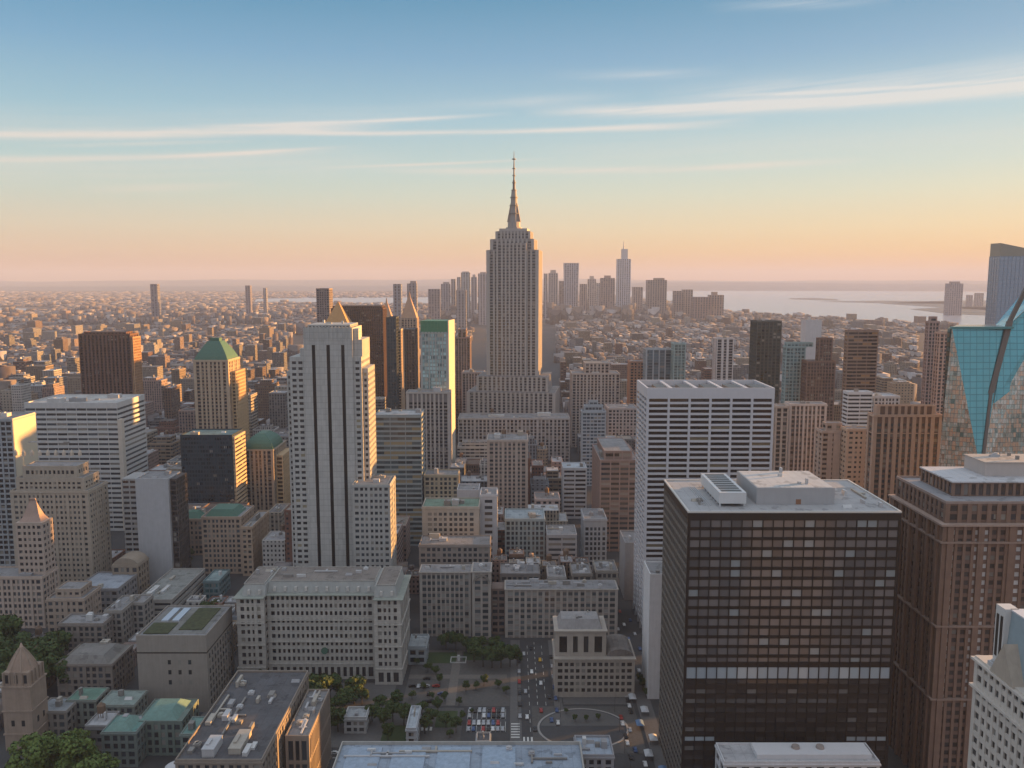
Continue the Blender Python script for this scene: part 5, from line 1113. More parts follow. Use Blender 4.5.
# tall blue glass tower behind it
def slant():
    Y = 900; X0 = wx(999, Y, 240); X1 = X0 + 60; za, zb, zc = wz(243, Y), wz(256, Y), wz(243 + 12, Y)
    root = thing('glass_tower', 'tall blue glass tower with a slanted screen top at the right frame edge', 'glass tower', ((X0 + X1) / 2, Y, 0))
    b = MB(); tier(b, X0, X1, Y, Y + 20, 0, zb, 4.2, 4, .12, .14, .0, .06, .25, .8, .6, 0, 'l', 4.2); b.build('wall', [plain('blue_glass', (.30, .37, .46), .2, .3, var=.1), stone((.28, .33, .40), .05), stone((.26, .31, .38), .05)], root)
    b = MB(); b.loft([[(X0, Y, zb), (X1, Y, zb), (X1, Y + .8, zb), (X0, Y + .8, zb)], [(X0, Y, za), (X1, Y, za - 12), (X1, Y + .8, za - 12), (X0, Y + .8, za)]]); b.build('screen_wall', plain('screen_glass', (.30, .28, .24), .4, var=.1), root)
    b = MB(); b.box(X0, X0 + .8, Y + .81, Y + 19, zb, za - .01); b.build('screen_wall', plain('screen_glass', (.30, .28, .24), .4, var=.1), root)
    reg(X0, X1, Y, Y + 40, za, 330, None)
slant()
# near roofs along the bottom edge
r_, X0, X1, Y0, Y1, Z = B('civic_building', 'near building with broad blue grey flat roof and stone parapet at the bottom edge', 'civic building', 318, 590, 820, 300, 46, (.36, .35, .33), ybot=900, ref=None, roof=(.30, .36, .44), ncl=0, cw=4, fh=5, par=1.6, Z=30)
for i in range(4):
    b = MB(); u = X0 + 4 + i * 19; b.box(u, u + 14, Y0 + 24, Y1 - 3, Z + .15, Z + .7); b.build('skylight', plain('skylight_glass', (.26, .33, .42), .3, var=.4), r_)
clutter(r_, X0 + 2, X1 - 2, Y1 - 20, Y1 - 1, Z + .2, 14, .25)
r_, X0, X1, Y0, Y1, Z = B('pavilion', 'low white roofed pavilion with roof fans before the dark glass tower', 'pavilion', 724, 880, 764, 318, 14, (.55, .55, .57), ybot=900, ref=None, roof=(.5, .5, .52), ncl=0, cw=5, fh=5)
b = MB(); b.box(X0 + 14, X1 - 2, Y0 + 3, Y1 - 2, Z + .1, Z + 2.2); b.build('upper_roof', stone((.6, .6, .62), .06), r_)
for u in (.5, .66):
    b = MB(); b.cyl(X0 + (X1 - X0) * u, Y0 + 8, Z + 2.2, Z + 3.3, 1.7, 1.5, 14); b.build('roof_fan', stone((.3, .26, .24)), r_)
B('low_house', 'small pale blue flat roof right of the near broad roof', 'house', 577, 614, 757, 345, 16, (.3, .3, .32), ybot=900, roof=(.36, .42, .5), ncl=5, cw=3.5, fh=3.5)
B('low_house', 'small grey block with black roof hatch at the left of the forecourt', 'house', 476, 490, 743, 372, 8, (.28, .3, .32), ybot=760, roof=(.12, .13, .15), ncl=2, cw=3.5, fh=3.5)
B('kiosk', 'small white house with grey roof among the park trees', 'kiosk', 344, 366, 719, 408, 11, (.42, .42, .42), ybot=735, roof=(.34, .36, .38), ncl=1, cw=3.5, fh=3.6, win=1)
B('kiosk', 'long narrow white roofed shelter by the parking street', 'kiosk', 406, 416, 730, 392, 22, (.4, .42, .45), ybot=735, roof=(.45, .5, .55), ncl=1, cw=3.5, fh=3.2)
B('kiosk', 'low glazed pavilion right of the limestone block wing', 'kiosk', 408, 426, 648, 486, 18, (.3, .33, .35), ybot=662, roof=(.32, .36, .38), ncl=1, cw=4, fh=4)
B('kiosk', 'small white shed on the plaza lawn', 'kiosk', 450, 466, 664, 488, 8, (.42, .42, .42), ybot=672, roof=(.5, .5, .5), ncl=1, cw=4, fh=4)

# ------------------------------------------------------------------ far skyline, each tower its own
def far_tower(px0, px1, yt, Y, col, label, top=None, gcol=(.05, .055, .06), cat='tower', name='distant_tower', group='towers of the far downtown skyline', taper=0, cap=None):
    Z = wz(yt, Y); X0, X1 = wx(px0, Y, Z), wx(px1, Y, Z); W = X1 - X0; root = thing(name, label, cat, ((X0 + X1) / 2, Y, 0), 0, group)
    b = MB(); D = max(30, W * .7)
    if taper:
        b.frus((X0 + W * taper, X1 - W * taper, Y, Y + D, 0), (X0, X1, Y, Y + D, Z))
    else: b.box(X0, X1, Y, Y + D, 0, Z)
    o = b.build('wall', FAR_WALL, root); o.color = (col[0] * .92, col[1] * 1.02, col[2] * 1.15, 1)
    if cap:
        kx0, kx1, kyt = cap; zz = wz(kyt, Y); b = MB(); b.box(wx(kx0, Y, Z), wx(kx1, Y, Z), Y + D * .2, Y + D * .8, Z, zz); b.build('crown', stone(col), root)
    reg(X0, X1, Y, Y + D, Z, 300)
    return root, X0, X1, Z, D
FAR_WALL = patternwall(14, 12, .5, .5, pier=True, vary=.4)
r_, X0, X1, Z, D = far_tower(617.5, 631, 259, 5600, (.38, .42, .47), 'tall bright glass tower with a narrow top and needle mast in the downtown skyline', cap=(622, 628, 249))
b = MB(); b.cyl((X0 + X1) / 2, 5600 + D / 2, wz(249, 5600), wz(241, 5600), 5, 2, 8); b.build('mast', STEEL, r_)
rows = [
 (564, 579, 263, 5300, (.33, .34, .38), 'flared dark glass tower, second tallest of the downtown skyline, left of its needle mast tower', .09, None),
 (548.5, 558, 273, 5400, (.40, .35, .33), 'pale tower with stepped cap nearest right of the spired skyscraper in the downtown skyline', 0, (550.5, 556, 270)),
 (559, 565, 281, 5500, (.32, .27, .26), 'short brown tower between the stepped pale tower and the flared glass tower', 0, None),
 (580, 587, 284, 5200, (.36, .26, .23), 'reddish low tower just right of the flared dark glass tower', 0, None),
 (588, 596, 279, 5400, (.42, .38, .37), 'pale slim tower midway between the flared tower and the needle mast tower', 0, (590, 594, 276)),
 (601, 615, 278, 5100, (.28, .21, .20), 'brown square tower just left of the tall needle mast glass tower', 0, (605, 611, 275.5)),
 (596.5, 600, 283, 5800, (.40, .38, .38), 'thin pale tower squeezed left of the brown square tower downtown', 0, None),
 (633, 643, 287, 5300, (.34, .27, .25), 'low brown tower just right of the needle mast glass tower', 0, None),
 (648, 667, 280, 4900, (.27, .22, .20), 'wide dark tower with flat top standing alone right of the needle mast tower', 0, (655, 665, 278)),
 (674, 684, 291, 4700, (.28, .22, .2), 'low dark waterfront block, left of a matching higher pair member', 0, None),
 (683, 693, 289.5, 4750, (.33, .27, .25), 'low tan waterfront block, right one of the waterfront pair', 0, None),
 (694, 712, 297, 4500, (.27, .18, .16), 'wide low reddish waterfront building by the harbour', 0, None),
 (710, 724, 295, 4550, (.34, .24, .2), 'low brown waterfront building at the harbour edge, farthest right of its row', 0, (713, 718, 292)),
 (393, 401, 284, 3400, (.22, .22, .25), 'blue grey tower left of the slender clock tower in the left skyline', 0, None),
 (407, 416.5, 283.5, 3600, (.24, .22, .24), 'dark grey tower directly behind the slender clock tower', 0, (410, 416, 281)),
 (428, 440, 289, 4200, (.22, .19, .2), 'low dark slab tower above the green-crowned glass tower', 0, None),
 (441, 450, 284, 4600, (.28, .27, .29), 'blue grey slab tower, leftmost of the cluster left of the spired skyscraper', 0, (443, 449, 282)),
 (451, 455.5, 279, 4700, (.27, .26, .28), 'thin grey tower in the cluster left of the spired skyscraper', 0, None),
 (457, 460.5, 277, 4800, (.30, .29, .31), 'thin pale grey tower left of the tallest of the left cluster', 0, None),
 (461, 470, 272.5, 4500, (.32, .34, .35), 'tallest pale grey green tower of the cluster left of the spired skyscraper', 0, (462, 469, 271.5)),
 (471, 477, 277, 4650, (.34, .32, .34), 'pale tower with stepped top right of the tallest of the left cluster', 0, (472.5, 475.5, 274.5)),
 (478, 487, 273.5, 4300, (.40, .34, .33), 'pinkish tower touching the left edge of the spired skyscraper', 0, (480, 486, 272)),
 (456, 466, 290, 3600, (.28, .25, .25), 'wide low grey block below the left skyline cluster', 0, None),
 (544, 547.5, 273.5, 5000, (.38, .34, .34), 'thin pale tower touching the right edge of the spired skyscraper', 0, None),
 (150, 157, 284, 4200, (.18, .17, .2), 'lone dark tower above the low blocks on the far left', 0, None),
 (245, 250, 285.5, 5200, (.22, .18, .2), 'lone slim tower above the far river, left of the grey box tower', 0, None),
 (263, 266, 288, 5600, (.26, .24, .26), 'tiny dark tower at the left end of the far river', 0, None),
 (950, 963.5, 283.5, 5400, (.24, .20, .21), 'lone dark tower on the peninsula beyond the harbour, near the right edge', 0, (953, 961, 281.5)),
 (968, 973, 295, 7000, (.34, .27, .27), 'pinkish peninsula tower, right next to the lone dark peninsula tower', 0, None),
 (977, 984, 293, 7200, (.34, .28, .28), 'pinkish peninsula tower, farthest right before the blue glass tower', 0, None)]
for a, c, yt, Y, col, lab, tp, cap in rows:
    far_tower(a, c, yt, Y, col, lab, taper=tp, cap=cap, group='towers of the far skyline')

# ------------------------------------------------------------------ ordinary city buildings filling the grid
PATS = [patternwall(3.0, 3.7, .46, .48), patternwall(3.6, 3.8, .55, .5, pier=True), patternwall(5.5, 3.9, .82, .46, band=True), patternwall(2.6, 3.6, .5, .6, pier=True), patternwall(4.4, 4.0, .38, .42)]
PAL = [('tan', (.36, .28, .21)), ('beige', (.42, .37, .31)), ('brown', (.21, .145, .11)), ('brick red', (.23, .12, .09)), ('grey', (.30, .29, .29)), ('white', (.55, .53, .51)), ('pinkish', (.38, .28, .25)), ('dark grey', (.15, .15, .155)), ('blue grey', (.24, .27, .31))]
PW = [14, 16, 14, 8, 14, 9, 12, 6, 7]
rnd = random.Random(5)
cands = []
aveX = [76 + 150 * k for k in range(-40, 60)]
Yr = 640
while Yr < 5200:
    blkd = 62 if Yr < 3000 else 120; gap = (16 if Yr < 1500 else 11) if Yr < 3000 else 18
    half = .66 * Yr + 60
    for ax in aveX:
        if abs(ax) > half + 150: continue
        xs = ax + (12 if Yr < 1500 else 7); xe = ax + 150 - (12 if Yr < 1500 else 7)
        for rowi in (0, 1):
            x = xs
            dd = (blkd - 3) / 2
            y0 = Yr + rowi * (dd + 3)
            while x < xe - 12:
                wdt = min(rnd.choice((12, 15, 18, 22, 28, 40)) * (1 if Yr < 3400 else 1.25), xe - x)
                u = rnd.random()
                if Yr < 900: h = rnd.uniform(20, 42) if u < .8 else rnd.uniform(40, 62)
                elif Yr < 1500: h = rnd.uniform(18, 46) if u < .8 else rnd.uniform(46, 85)
                elif Yr < 2600: h = rnd.uniform(17, 28) if u < .88 else rnd.uniform(30, 62)
                else: h = rnd.uniform(13, 22) if u < .93 else rnd.uniform(24, 50)
                if x > 250 and 1500 < Yr < 3500: h *= .8
                cands.append([x, x + wdt - .6, y0, y0 + dd * rnd.uniform(.8 if Yr < 1500 else .93, 1), h])
                x += wdt
    Yr += blkd + gap
# left foreground zone in between the custom houses
for (a, c, y0, y1, h) in ((-330, -300, 560, 600, 22), (-292, -262, 600, 640, 26), (-250, -215, 560, 590, 14)): cands.append([a, c, y0, y1, h])
for gx in range(-300, -60, 13):
    for gy_ in range(392, 640, 15):
        if gx > -158 and gy_ < 500: continue
        if 500 < gy_ < 520 and gx < -60: continue
        if -262 < gx < -246: continue
        if rnd.random() < .2: continue
        a = rnd.uniform(9.5, 12.6); cands.append([gx, gx + a, gy_, gy_ + rnd.uniform(10, 14.4), rnd.uniform(8, 17)])
for gx in range(-26, 62, 12):
    for gy_ in (546, 562, 578, 594):
        cands.append([gx, gx + rnd.uniform(9, 11.6), gy_, gy_ + rnd.uniform(11, 15), rnd.uniform(22, 34)])
water_polys = [[(wx(px, gy(py, 1), 1), gy(py, 1)) for px, py in pts] for pts in ([(1300, 336), (1000, 331), (900, 324), (840, 320), (790, 317), (740, 312), (705, 309), (680, 303), (640, 298), (600, 293.5), (620, 291.2), (700, 290.8), (860, 291.0), (1000, 291.6), (1300, 292)], [(255, 302), (520, 304), (520, 297), (255, 299)], [(-60, 312), (20, 312), (40, 309), (10, 308), (-60, 308)])]
def inpoly(x, y, P):
    c = False; j = len(P) - 1
    for i in range(len(P)):
        if (P[i][1] > y) != (P[j][1] > y) and x < (P[j][0] - P[i][0]) * (y - P[i][1]) / (P[j][1] - P[i][1]) + P[i][0]: c = not c
        j = i
    return c
ok = []
for q in cands:
    x0, x1, y0, y1, h = q
    if x0 < 80 and x1 > 60 and y0 < 1500: continue
    p0, p1 = proj(x0, y0, h)[0], proj(x1, y0, h)[0]
    if p1 < -60 or p0 > 1084: continue
    if any(inpoly((x0 + x1) / 2, y_, P) for P in water_polys for y_ in (y0 - 40, y1 + 60)): continue
    bad = False
    for H_ in HEROES:
        if x0 < H_['X1'] + 2 and x1 > H_['X0'] - 2 and y0 < H_['Y1'] + 2 and y1 > H_['Y0'] - 2: bad = True; break
    if bad: continue
    hm = h
    for H_ in HEROES:
        if H_['Y0'] > y0 and H_['ybot'] < 800 and p0 < H_['px1'] and p1 > H_['px0']:
            hm = min(hm, max(wz(H_['ybot'], y0), wz(H_['ybot'], y1)))
    if hm < 6: continue
    if hm < 9 and y0 > 640 and h < 20: continue
    q[4] = max(hm, 7)
    ok.append(q)
# which of them show, and how much: paint them front to back on a coarse picture
buf = np.zeros((768, 1144), dtype=bool); OX = 60
items = [(q[2], 0, q) for q in ok] + [(H_['Y0'], 1, [H_['X0'], H_['X1'], H_['Y0'], H_['Y1'], H_['z']]) for H_ in HEROES]
items.sort(key=lambda k: k[0]); vis = []
def paint(r0, r1, c0, c1):
    r0, r1 = max(0, int(round(r0))), min(768, int(round(r1))); c0, c1 = max(0, int(round(c0 + OX))), min(1144, int(round(c1 + OX)))
    if r1 <= r0 or c1 <= c0: return 0
    s_ = buf[r0:r1, c0:c1]; n_ = int(s_.size - s_.sum()); s_[:] = True; return n_
for yk, isH, q in items:
    x0, x1, y0, y1, h = q
    a0, ta = proj(x0, y0, h); a1, _ = proj(x1, y0, h); _, ba = proj(x0, y0, 0); b0, tb = proj(x0, y1, h); b1, _ = proj(x1, y1, h)
    n_ = paint(ta, ba, a0, a1) + paint(tb, ta, (a0 + b0) / 2, (a1 + b1) / 2)
    if a1 < 512: n_ += paint(ta, ba, a1, b1)
    if a0 > 512: n_ += paint(ta, ba, b0, a0)
    if not isH:
        cxp = (a0 + a1) / 2
        vis.append((n_, q, cxp, (ta + min(ba, ta + 30)) / 2, -2 < cxp < 1026))
shown = sorted([v for v in vis if v[0] > 3 and v[4]], key=lambda v: -v[0])
NIND = 225
ind = shown[:NIND]; restl = [v for v in shown[NIND:]] + [v for v in vis if not v[4] and v[0] > 3]
refs = [(H_['ref'], (H_['px0'] + H_['px1']) / 2, H_['yt'], H_['ybot'], H_['Y0']) for H_ in HEROES if H_['ref']]
recs = []
for n_, q, cx_, cy_, _ in ind:
    x0, x1, y0, y1, h = q
    ci = rnd.choices(range(len(PAL)), PW)[0]; pi = rnd.randrange(5)
    r_ = min(refs, key=lambda r: (r[1] - cx_) ** 2 + ((min(max(cy_, r[2]), r[3]) - cy_) * 1.6) ** 2)
    dxp = cx_ - r_[1]; inh = r_[2] - 2 <= cy_ <= r_[3]
    if abs(dxp) < 26: rel = 'in front of' if y0 < r_[4] else 'behind'
    else: rel = 'left of' if dxp < 0 else 'right of'
    tank = y0 < 1300 and rnd.random() < .3; ncl = (rnd.choice((1, 2, 3)) if y0 < 1500 else (1 if y0 < 2200 else 0))
    wdt = x1 - x0
    shape = 'slim' if h > 1.5 * wdt else ('wide' if wdt > 38 else ('squat' if h < .7 * wdt else 'boxy'))
    feat = 'with a water tank' if tank else ('with a bare flat roof' if ncl == 0 else ('with one roof box' if ncl == 1 else 'with several roof boxes'))
    recs.append(dict(q=q, ci=ci, pi=pi, cx=cx_, cy=cy_, tank=tank, ncl=ncl, base=(f"{shape} {PAL[ci][0]} building {feat}", f"{rel} {r_[0]}"), n=n_))
from collections import defaultdict
gr_ = defaultdict(list)
for r in recs: gr_[r['base']].append(r)
ORD = ['', 'second', 'third', 'fourth', 'fifth', 'sixth', 'seventh', 'eighth', 'ninth', 'tenth']
for k, L_ in gr_.items():
    L_.sort(key=lambda r: -r['cy'])
    for i, r in enumerate(L_):
        if len(L_) == 1: r['label'] = f"{k[0]} {k[1]}"
        else: r['label'] = f"{('nearest' if i == 0 else ORD[min(i, 9)] + ' nearest')} {k[0].replace(' building', '')} {k[1]}"
        r['label'] = ' '.join(r['label'].split()[:16])
for r in recs:
    x0, x1, y0, y1, h = r['q']; root = thing('city_building', r['label'], 'building', ((x0 + x1) / 2, y0, 0), 0, 'ordinary city buildings between the landmark towers')
    k_ = rnd.uniform(.66, .9) * (.72 if y0 > 1400 else 1); col = [c * k_ for c in PAL[r['ci']][1]]  # farther walls darkened in colour in place of shade
    b = MB(); b.box(x0, x1, y0, y1, 0, h); 
    if y0 < 2000: b.box(x0 - .3, x1 + .3, y0 - .3, y1 + .3, h - 1.6, h - 1.0)
    stp = h > 30 and (x1 - x0) > 16 and rnd.random() < .45
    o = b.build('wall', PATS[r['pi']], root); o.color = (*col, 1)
    rc = rnd.choice(((.16, .16, .17), (.24, .23, .23), (.34, .34, .36), (.12, .11, .11), (.28, .25, .22), (.42, .43, .45)))
    hh = h
    if stp:
        sx, sy = (x1 - x0) * rnd.uniform(.12, .25), (y1 - y0) * rnd.uniform(.12, .25); h2 = rnd.uniform(3.5, 9) if r['cy'] > 400 else rnd.uniform(3, 6)
        b = MB(); b.box(x0 + sx, x1 - sx, y0 + sy, y1 - sy, h, h + h2); o = b.build('upper_wall', PATS[r['pi']], root); o.color = (*col, 1); hh = h + h2
        b = MB(); b.box(x0 + sx + .4, x1 - sx - .4, y0 + sy + .4, y1 - sy - .4, hh, hh + .15); b.build('roof', roofm(rc), root)
    b = MB(); b.box(x0 + .4, x1 - .4, y0 + .4, y1 - .4, h, h + .12); b.build('roof', roofm(rc), root)
    if y0 < 1700: parapet(x0, x1, y0, y1, h, .9, .4).build('parapet', stone(tuple(round(c, 2) for c in PAL[r['ci']][1])), root)
    if stp: clutter(root, x0 + sx + 1, x1 - sx - 1, y0 + sy + .5, y1 - sy - .5, hh + .15, r['ncl'], 1., r['tank'], rnd)
    else: clutter(root, x0 + 1, x1 - 1, y0 + 1, y1 - 1, h + .12, r['ncl'] + (2 if y0 < 900 else 0), .8, r['tank'], rnd)
# all the rest, beyond counting, as one mass
def mass(name, boxes, mat, label):
    B_ = np.array(boxes, dtype=np.float64); n = len(B_)
    X0, X1, Y0_, Y1_, Zb, Zt = B_.T
    V = np.stack([np.stack(c, 1) for c in ((X0, Y0_, Zb), (X1, Y0_, Zb), (X1, Y1_, Zb), (X0, Y1_, Zb), (X0, Y0_, Zt), (X1, Y0_, Zt), (X1, Y1_, Zt), (X0, Y1_, Zt))], 1).reshape(-1, 3)
    fs = np.array([(0, 1, 5, 4), (1, 2, 6, 5), (2, 3, 7, 6), (3, 0, 4, 7), (4, 5, 6, 7)])
    Fc = (np.arange(n)[:, None, None] * 8 + fs[None]).reshape(-1, 4)
    me = bpy.data.meshes.new(name); me.vertices.add(len(V)); me.vertices.foreach_set('co', V.ravel())
    me.loops.add(Fc.size); me.loops.foreach_set('vertex_index', Fc.ravel().astype(np.int32)); me.polygons.add(len(Fc))
    me.polygons.foreach_set('loop_start', np.arange(0, Fc.size, 4, dtype=np.int32)); me.update(calc_edges=True); me.validate()
    me.materials.append(mat); o = bpy.data.objects.new(name, me); C.objects.link(o); return tag(o, label, 'buildings', kind='stuff')
bx = []
rest_all = [v[1] for v in restl]
for q in rest_all:
    x0, x1, y0, y1, h = q; bx.append((x0, x1, y0, y1, 0, h))
    if rnd.random() < .6 and h > 9:
        a = rnd.uniform(.1, .4); bx.append((x0 + (x1 - x0) * a, x0 + (x1 - x0) * (a + .35), y0 + (y1 - y0) * .3, y0 + (y1 - y0) * .7, h, h + rnd.uniform(2, 5)))
R2 = random.Random(9)
Yf = 5200.
nfar = 0
while Yf < 15000:
    pitch = Yf * .0085
    half = .64 * Yf; X = -half
    while X < half:
        X += pitch * R2.uniform(.5, 1.6)
        if R2.random() < .08: continue
        y_ = Yf + R2.uniform(-.5, .5) * pitch * 2
        if any(inpoly(X + s1, y_ + s2, P) for P in water_polys for s1, s2 in ((0, 0), (pitch, 0), (0, -300), (0, 300))): continue
        wd = pitch * R2.uniform(.35, .95); dp_ = pitch * R2.uniform(.6, 1.3)
        h = R2.uniform(7, 17) if R2.random() < .95 else R2.uniform(20, 45)
        if Yf > 9000: h = min(h, 22)
        bx.append((X, X + wd, y_, y_ + dp_, 0, h)); nfar += 1
    Yf += pitch * 1.25
for i in range(150):      # dense estate above the far left, and feet of the downtown cluster
    px = R2.uniform(60, 262); Y = R2.uniform(3900, 4400); X = wx(px, Y, 60); bx.append((X, X + R2.uniform(14, 34), Y, Y + 20, 0, R2.uniform(22, 62)))
for i in range(190):
    px = R2.choice((R2.uniform(430, 487), R2.uniform(545, 730), R2.uniform(545, 680))); Y = R2.uniform(4300, 5600); X = wx(px, Y, 60)
    if any(inpoly(X, Y + s2, P) for P in water_polys for s2 in (-200, 0, 200)): continue
    bx.append((X, X + R2.uniform(25, 60), Y, Y + 30, 0, R2.uniform(20, 95 if px < 680 else 45)))
mass('distant_buildings', bx, patternwall(4.5, 4.2, .5, .5, island=True), 'hazy carpet of countless low buildings stretching to the horizon')
print('cands', len(ok), 'shown', len(shown), 'mass', len(bx))

# ------------------------------------------------------------------ trees
def leafmat(name, c0, c1):
    m, t, p = newmat(name); r = t.n('ShaderNodeNewGeometry').outputs['Random Per Island']
    n_ = t.noise(t.n('ShaderNodeTexCoord').outputs['Object'], .35, 3)
    t.lk(t.mix(t.m('MULTIPLY_ADD', n_, .7, t.m('MULTIPLY', r, .3)), c0, c1), p.inputs['Base Color']); p.inputs['Roughness'].default_value = .75; p.inputs['Specular IOR Level'].default_value = .3
    return m
LEAF = leafmat('foliage', (.020, .040, .012), (.075, .115, .032)); LEAFB = leafmat('bright_foliage', (.05, .09, .02), (.15, .20, .05))
BARK = plain('bark', (.06, .045, .035), .9)
def crown_mesh(r, h, n, seed, mat, leaf):
    q = random.Random(seed); b = MB(); cl_ = []
    for i in range(13):
        a = q.uniform(0, 6.283); rr = r * .68 * q.random() ** .5; zz = h * q.uniform(-.32, .36)
        rr *= math.sqrt(max(.15, 1 - (zz / (h * .55)) ** 2)); cl_.append((rr * math.cos(a), rr * math.sin(a), zz, r * q.uniform(.26, .44)))
    cl_.append((0, 0, 0, r * .6))
    for i in range(n):
        cx, cy, cz, cr = q.choice(cl_); d = Vector((q.gauss(0, 1), q.gauss(0, 1), q.gauss(.25, 1))).normalized(); k = cr * q.uniform(.72, 1.06)
        p_ = Vector((cx, cy, cz * 1.0)) + Vector((d.x * k, d.y * k, d.z * k * .8))
        nn = (d + Vector((q.gauss(0, .4), q.gauss(0, .4), q.gauss(0, .4)))).normalized(); u = nn.orthogonal().normalized(); v = nn.cross(u); a = q.uniform(0, 6.28); u2 = u * math.cos(a) + v * math.sin(a); v2 = nn.cross(u2); l = leaf * q.uniform(.6, 1.3)
        b.poly([p_ - u2 * l, p_ + v2 * l * .6, p_ + u2 * l, p_ - v2 * l * .6])
    me = bpy.data.meshes.new('crown'); me.from_pydata(b.v, [], b.f); me.materials.append(mat); return me
CRN = [crown_mesh(5, 7, 1500, i, LEAF, .55) for i in range(4)]; CRB = [crown_mesh(5, 7, 2600, 20 + i, LEAFB, .42) for i in range(2)]
b = MB(); b.cyl(0, 0, 0, 5.4, .32, .18, 8)
for a in range(4):
    dx_, dy_ = math.cos(a * 1.6), math.sin(a * 1.6)
    b.loft([[(-.1, -.1, 4.2), (.1, -.1, 4.2), (.1, .1, 4.2), (-.1, .1, 4.2)], [(dx_ * 2 - .05, dy_ * 2 - .05, 7), (dx_ * 2 + .05, dy_ * 2 - .05, 7), (dx_ * 2 + .05, dy_ * 2 + .05, 7), (dx_ * 2 - .05, dy_ * 2 + .05, 7)]])
TRK = bpy.data.meshes.new('trunk'); TRK.from_pydata(b.v, [], b.f); TRK.materials.append(BARK)
tr = random.Random(3)
def tree(px, py, s, label, group, bright=False, z=0):
    Y = gy(py, z); x = wx(px, Y, z); root = thing('leafy_tree', label, 'tree', (x, Y, z), tr.uniform(0, 6.2), group); root.scale = (s, s, s * tr.uniform(.85, 1.1))
    for nm, me, zz in (('trunk', TRK, 0), ('crown', tr.choice(CRB if bright else CRN), 7.4)):
        o = bpy.data.objects.new(nm, me); C.objects.link(o); o.parent = root; o.location = (0, 0, zz)
def w_(i): return f'number {i + 1}' if i > 19 else ['first', 'second', 'third', 'fourth', 'fifth', 'sixth', 'seventh', 'eighth', 'ninth', 'tenth', 'eleventh', 'twelfth', 'thirteenth', 'fourteenth', 'fifteenth', 'sixteenth', 'seventeenth', 'eighteenth', 'nineteenth', 'twentieth'][i]
G1 = 'trees in front of the limestone block'
for i, (px, py, s) in enumerate([(246, 700, 1.4), (258, 696, 1.3), (272, 708, 1.6), (284, 700, 1.5), (298, 716, 1.7), (306, 700, 1.6), (318, 712, 1.8), (330, 702, 1.6), (343, 716, 1.6), (354, 704, 1.4), (322, 728, 1.5), (338, 732, 1.2), (372, 722, 1.0), (379, 712, .9), (384, 730, 1.0), (393, 722, 1.1), (397, 708, .9), (404, 726, 1.0), (388, 741, .8), (362, 706, .9), (422, 716, .8), (430, 724, .9), (438, 712, .7), (446, 728, .8), (456, 733, .7), (425, 734, .8)]):
    tree(px, py, s, f'dark leafy park tree before the limestone block, {w_(i)} from the left side', G1)
G2 = 'trees on the plaza before the apartment row'
for i, (px, py, s) in enumerate([(446, 650, 1.1), (456, 652, 1.1), (466, 653, 1.0), (474, 662, 1.2), (483, 667, 1.3), (492, 668, 1.3), (501, 668, 1.3), (510, 667, 1.2), (517, 666, .8), (479, 656, 1.1), (495, 657, 1.1)]):
    tree(px, py, s, f'round plaza tree below the apartment row, {w_(i)} in its row', G2)
G3 = 'small street trees around the plaza'
for i, (px, py, s) in enumerate([(424, 690, .45), (432, 700, .4), (445, 702, .5), (459, 706, .45), (472, 714, .3), (462, 722, .5), (450, 738, .45), (417, 665, .5), (412, 700, .5), (428, 672, .6), (436, 676, .6), (466, 692, .55), (476, 690, .5), (498, 688, .5), (506, 694, .5), (484, 686, .6), (440, 684, .5), (643, 690, .6), (646, 697, .5), (640, 683, .6), (575, 722, .35), (586, 722, .35), (598, 720, .35), (566, 714, .3)]):
    tree(px, py, s, f'small street tree near the plaza and forecourt, {w_(i)} counted from the plaza', G3)
for i, (px, py, s) in enumerate([(-6, 684, 2.8), (12, 694, 2.6), (28, 676, 2.7), (40, 698, 2.3), (48, 684, 2.5), (64, 694, 1.8), (4, 664, 2.4), (22, 704, 2.0), (56, 672, 2.0)]):
    tree(px, py, s, f'big dark tree below the pink stone block, {w_(i)} of its grove', 'grove of big dark trees at the left edge')
for i, (px, py, s, z) in enumerate([(30, 796, 2.3, 0), (56, 782, 2.3, 0), (78, 786, 2.4, 0), (98, 800, 2.0, 0), (62, 828, 2.0, 0), (6, 836, 2.0, 0), (80, 758, 1.2, 0), (34, 842, 2.0, 0), (98, 846, 1.9, 0)]):
    tree(px, py, s, f'large bright green tree in the bottom left corner, {w_(i)} of its clump', 'clump of bright green trees in the bottom left corner', True, z)
for i, (px, py, s) in enumerate([(197, 615, .9), (206, 620, 1.1), (216, 616, 1.0), (226, 618, .9), (176, 566, 1.0), (186, 568, 1.1), (190, 560, .9), (470, 500, .6), (540, 458, .9), (528, 460, .8), (550, 492, .8), (640, 548, .8)]):
    tree(px, py, s, f'dark tree tucked between mid distance buildings, {w_(i)} counted from the left', 'trees between the mid distance buildings')

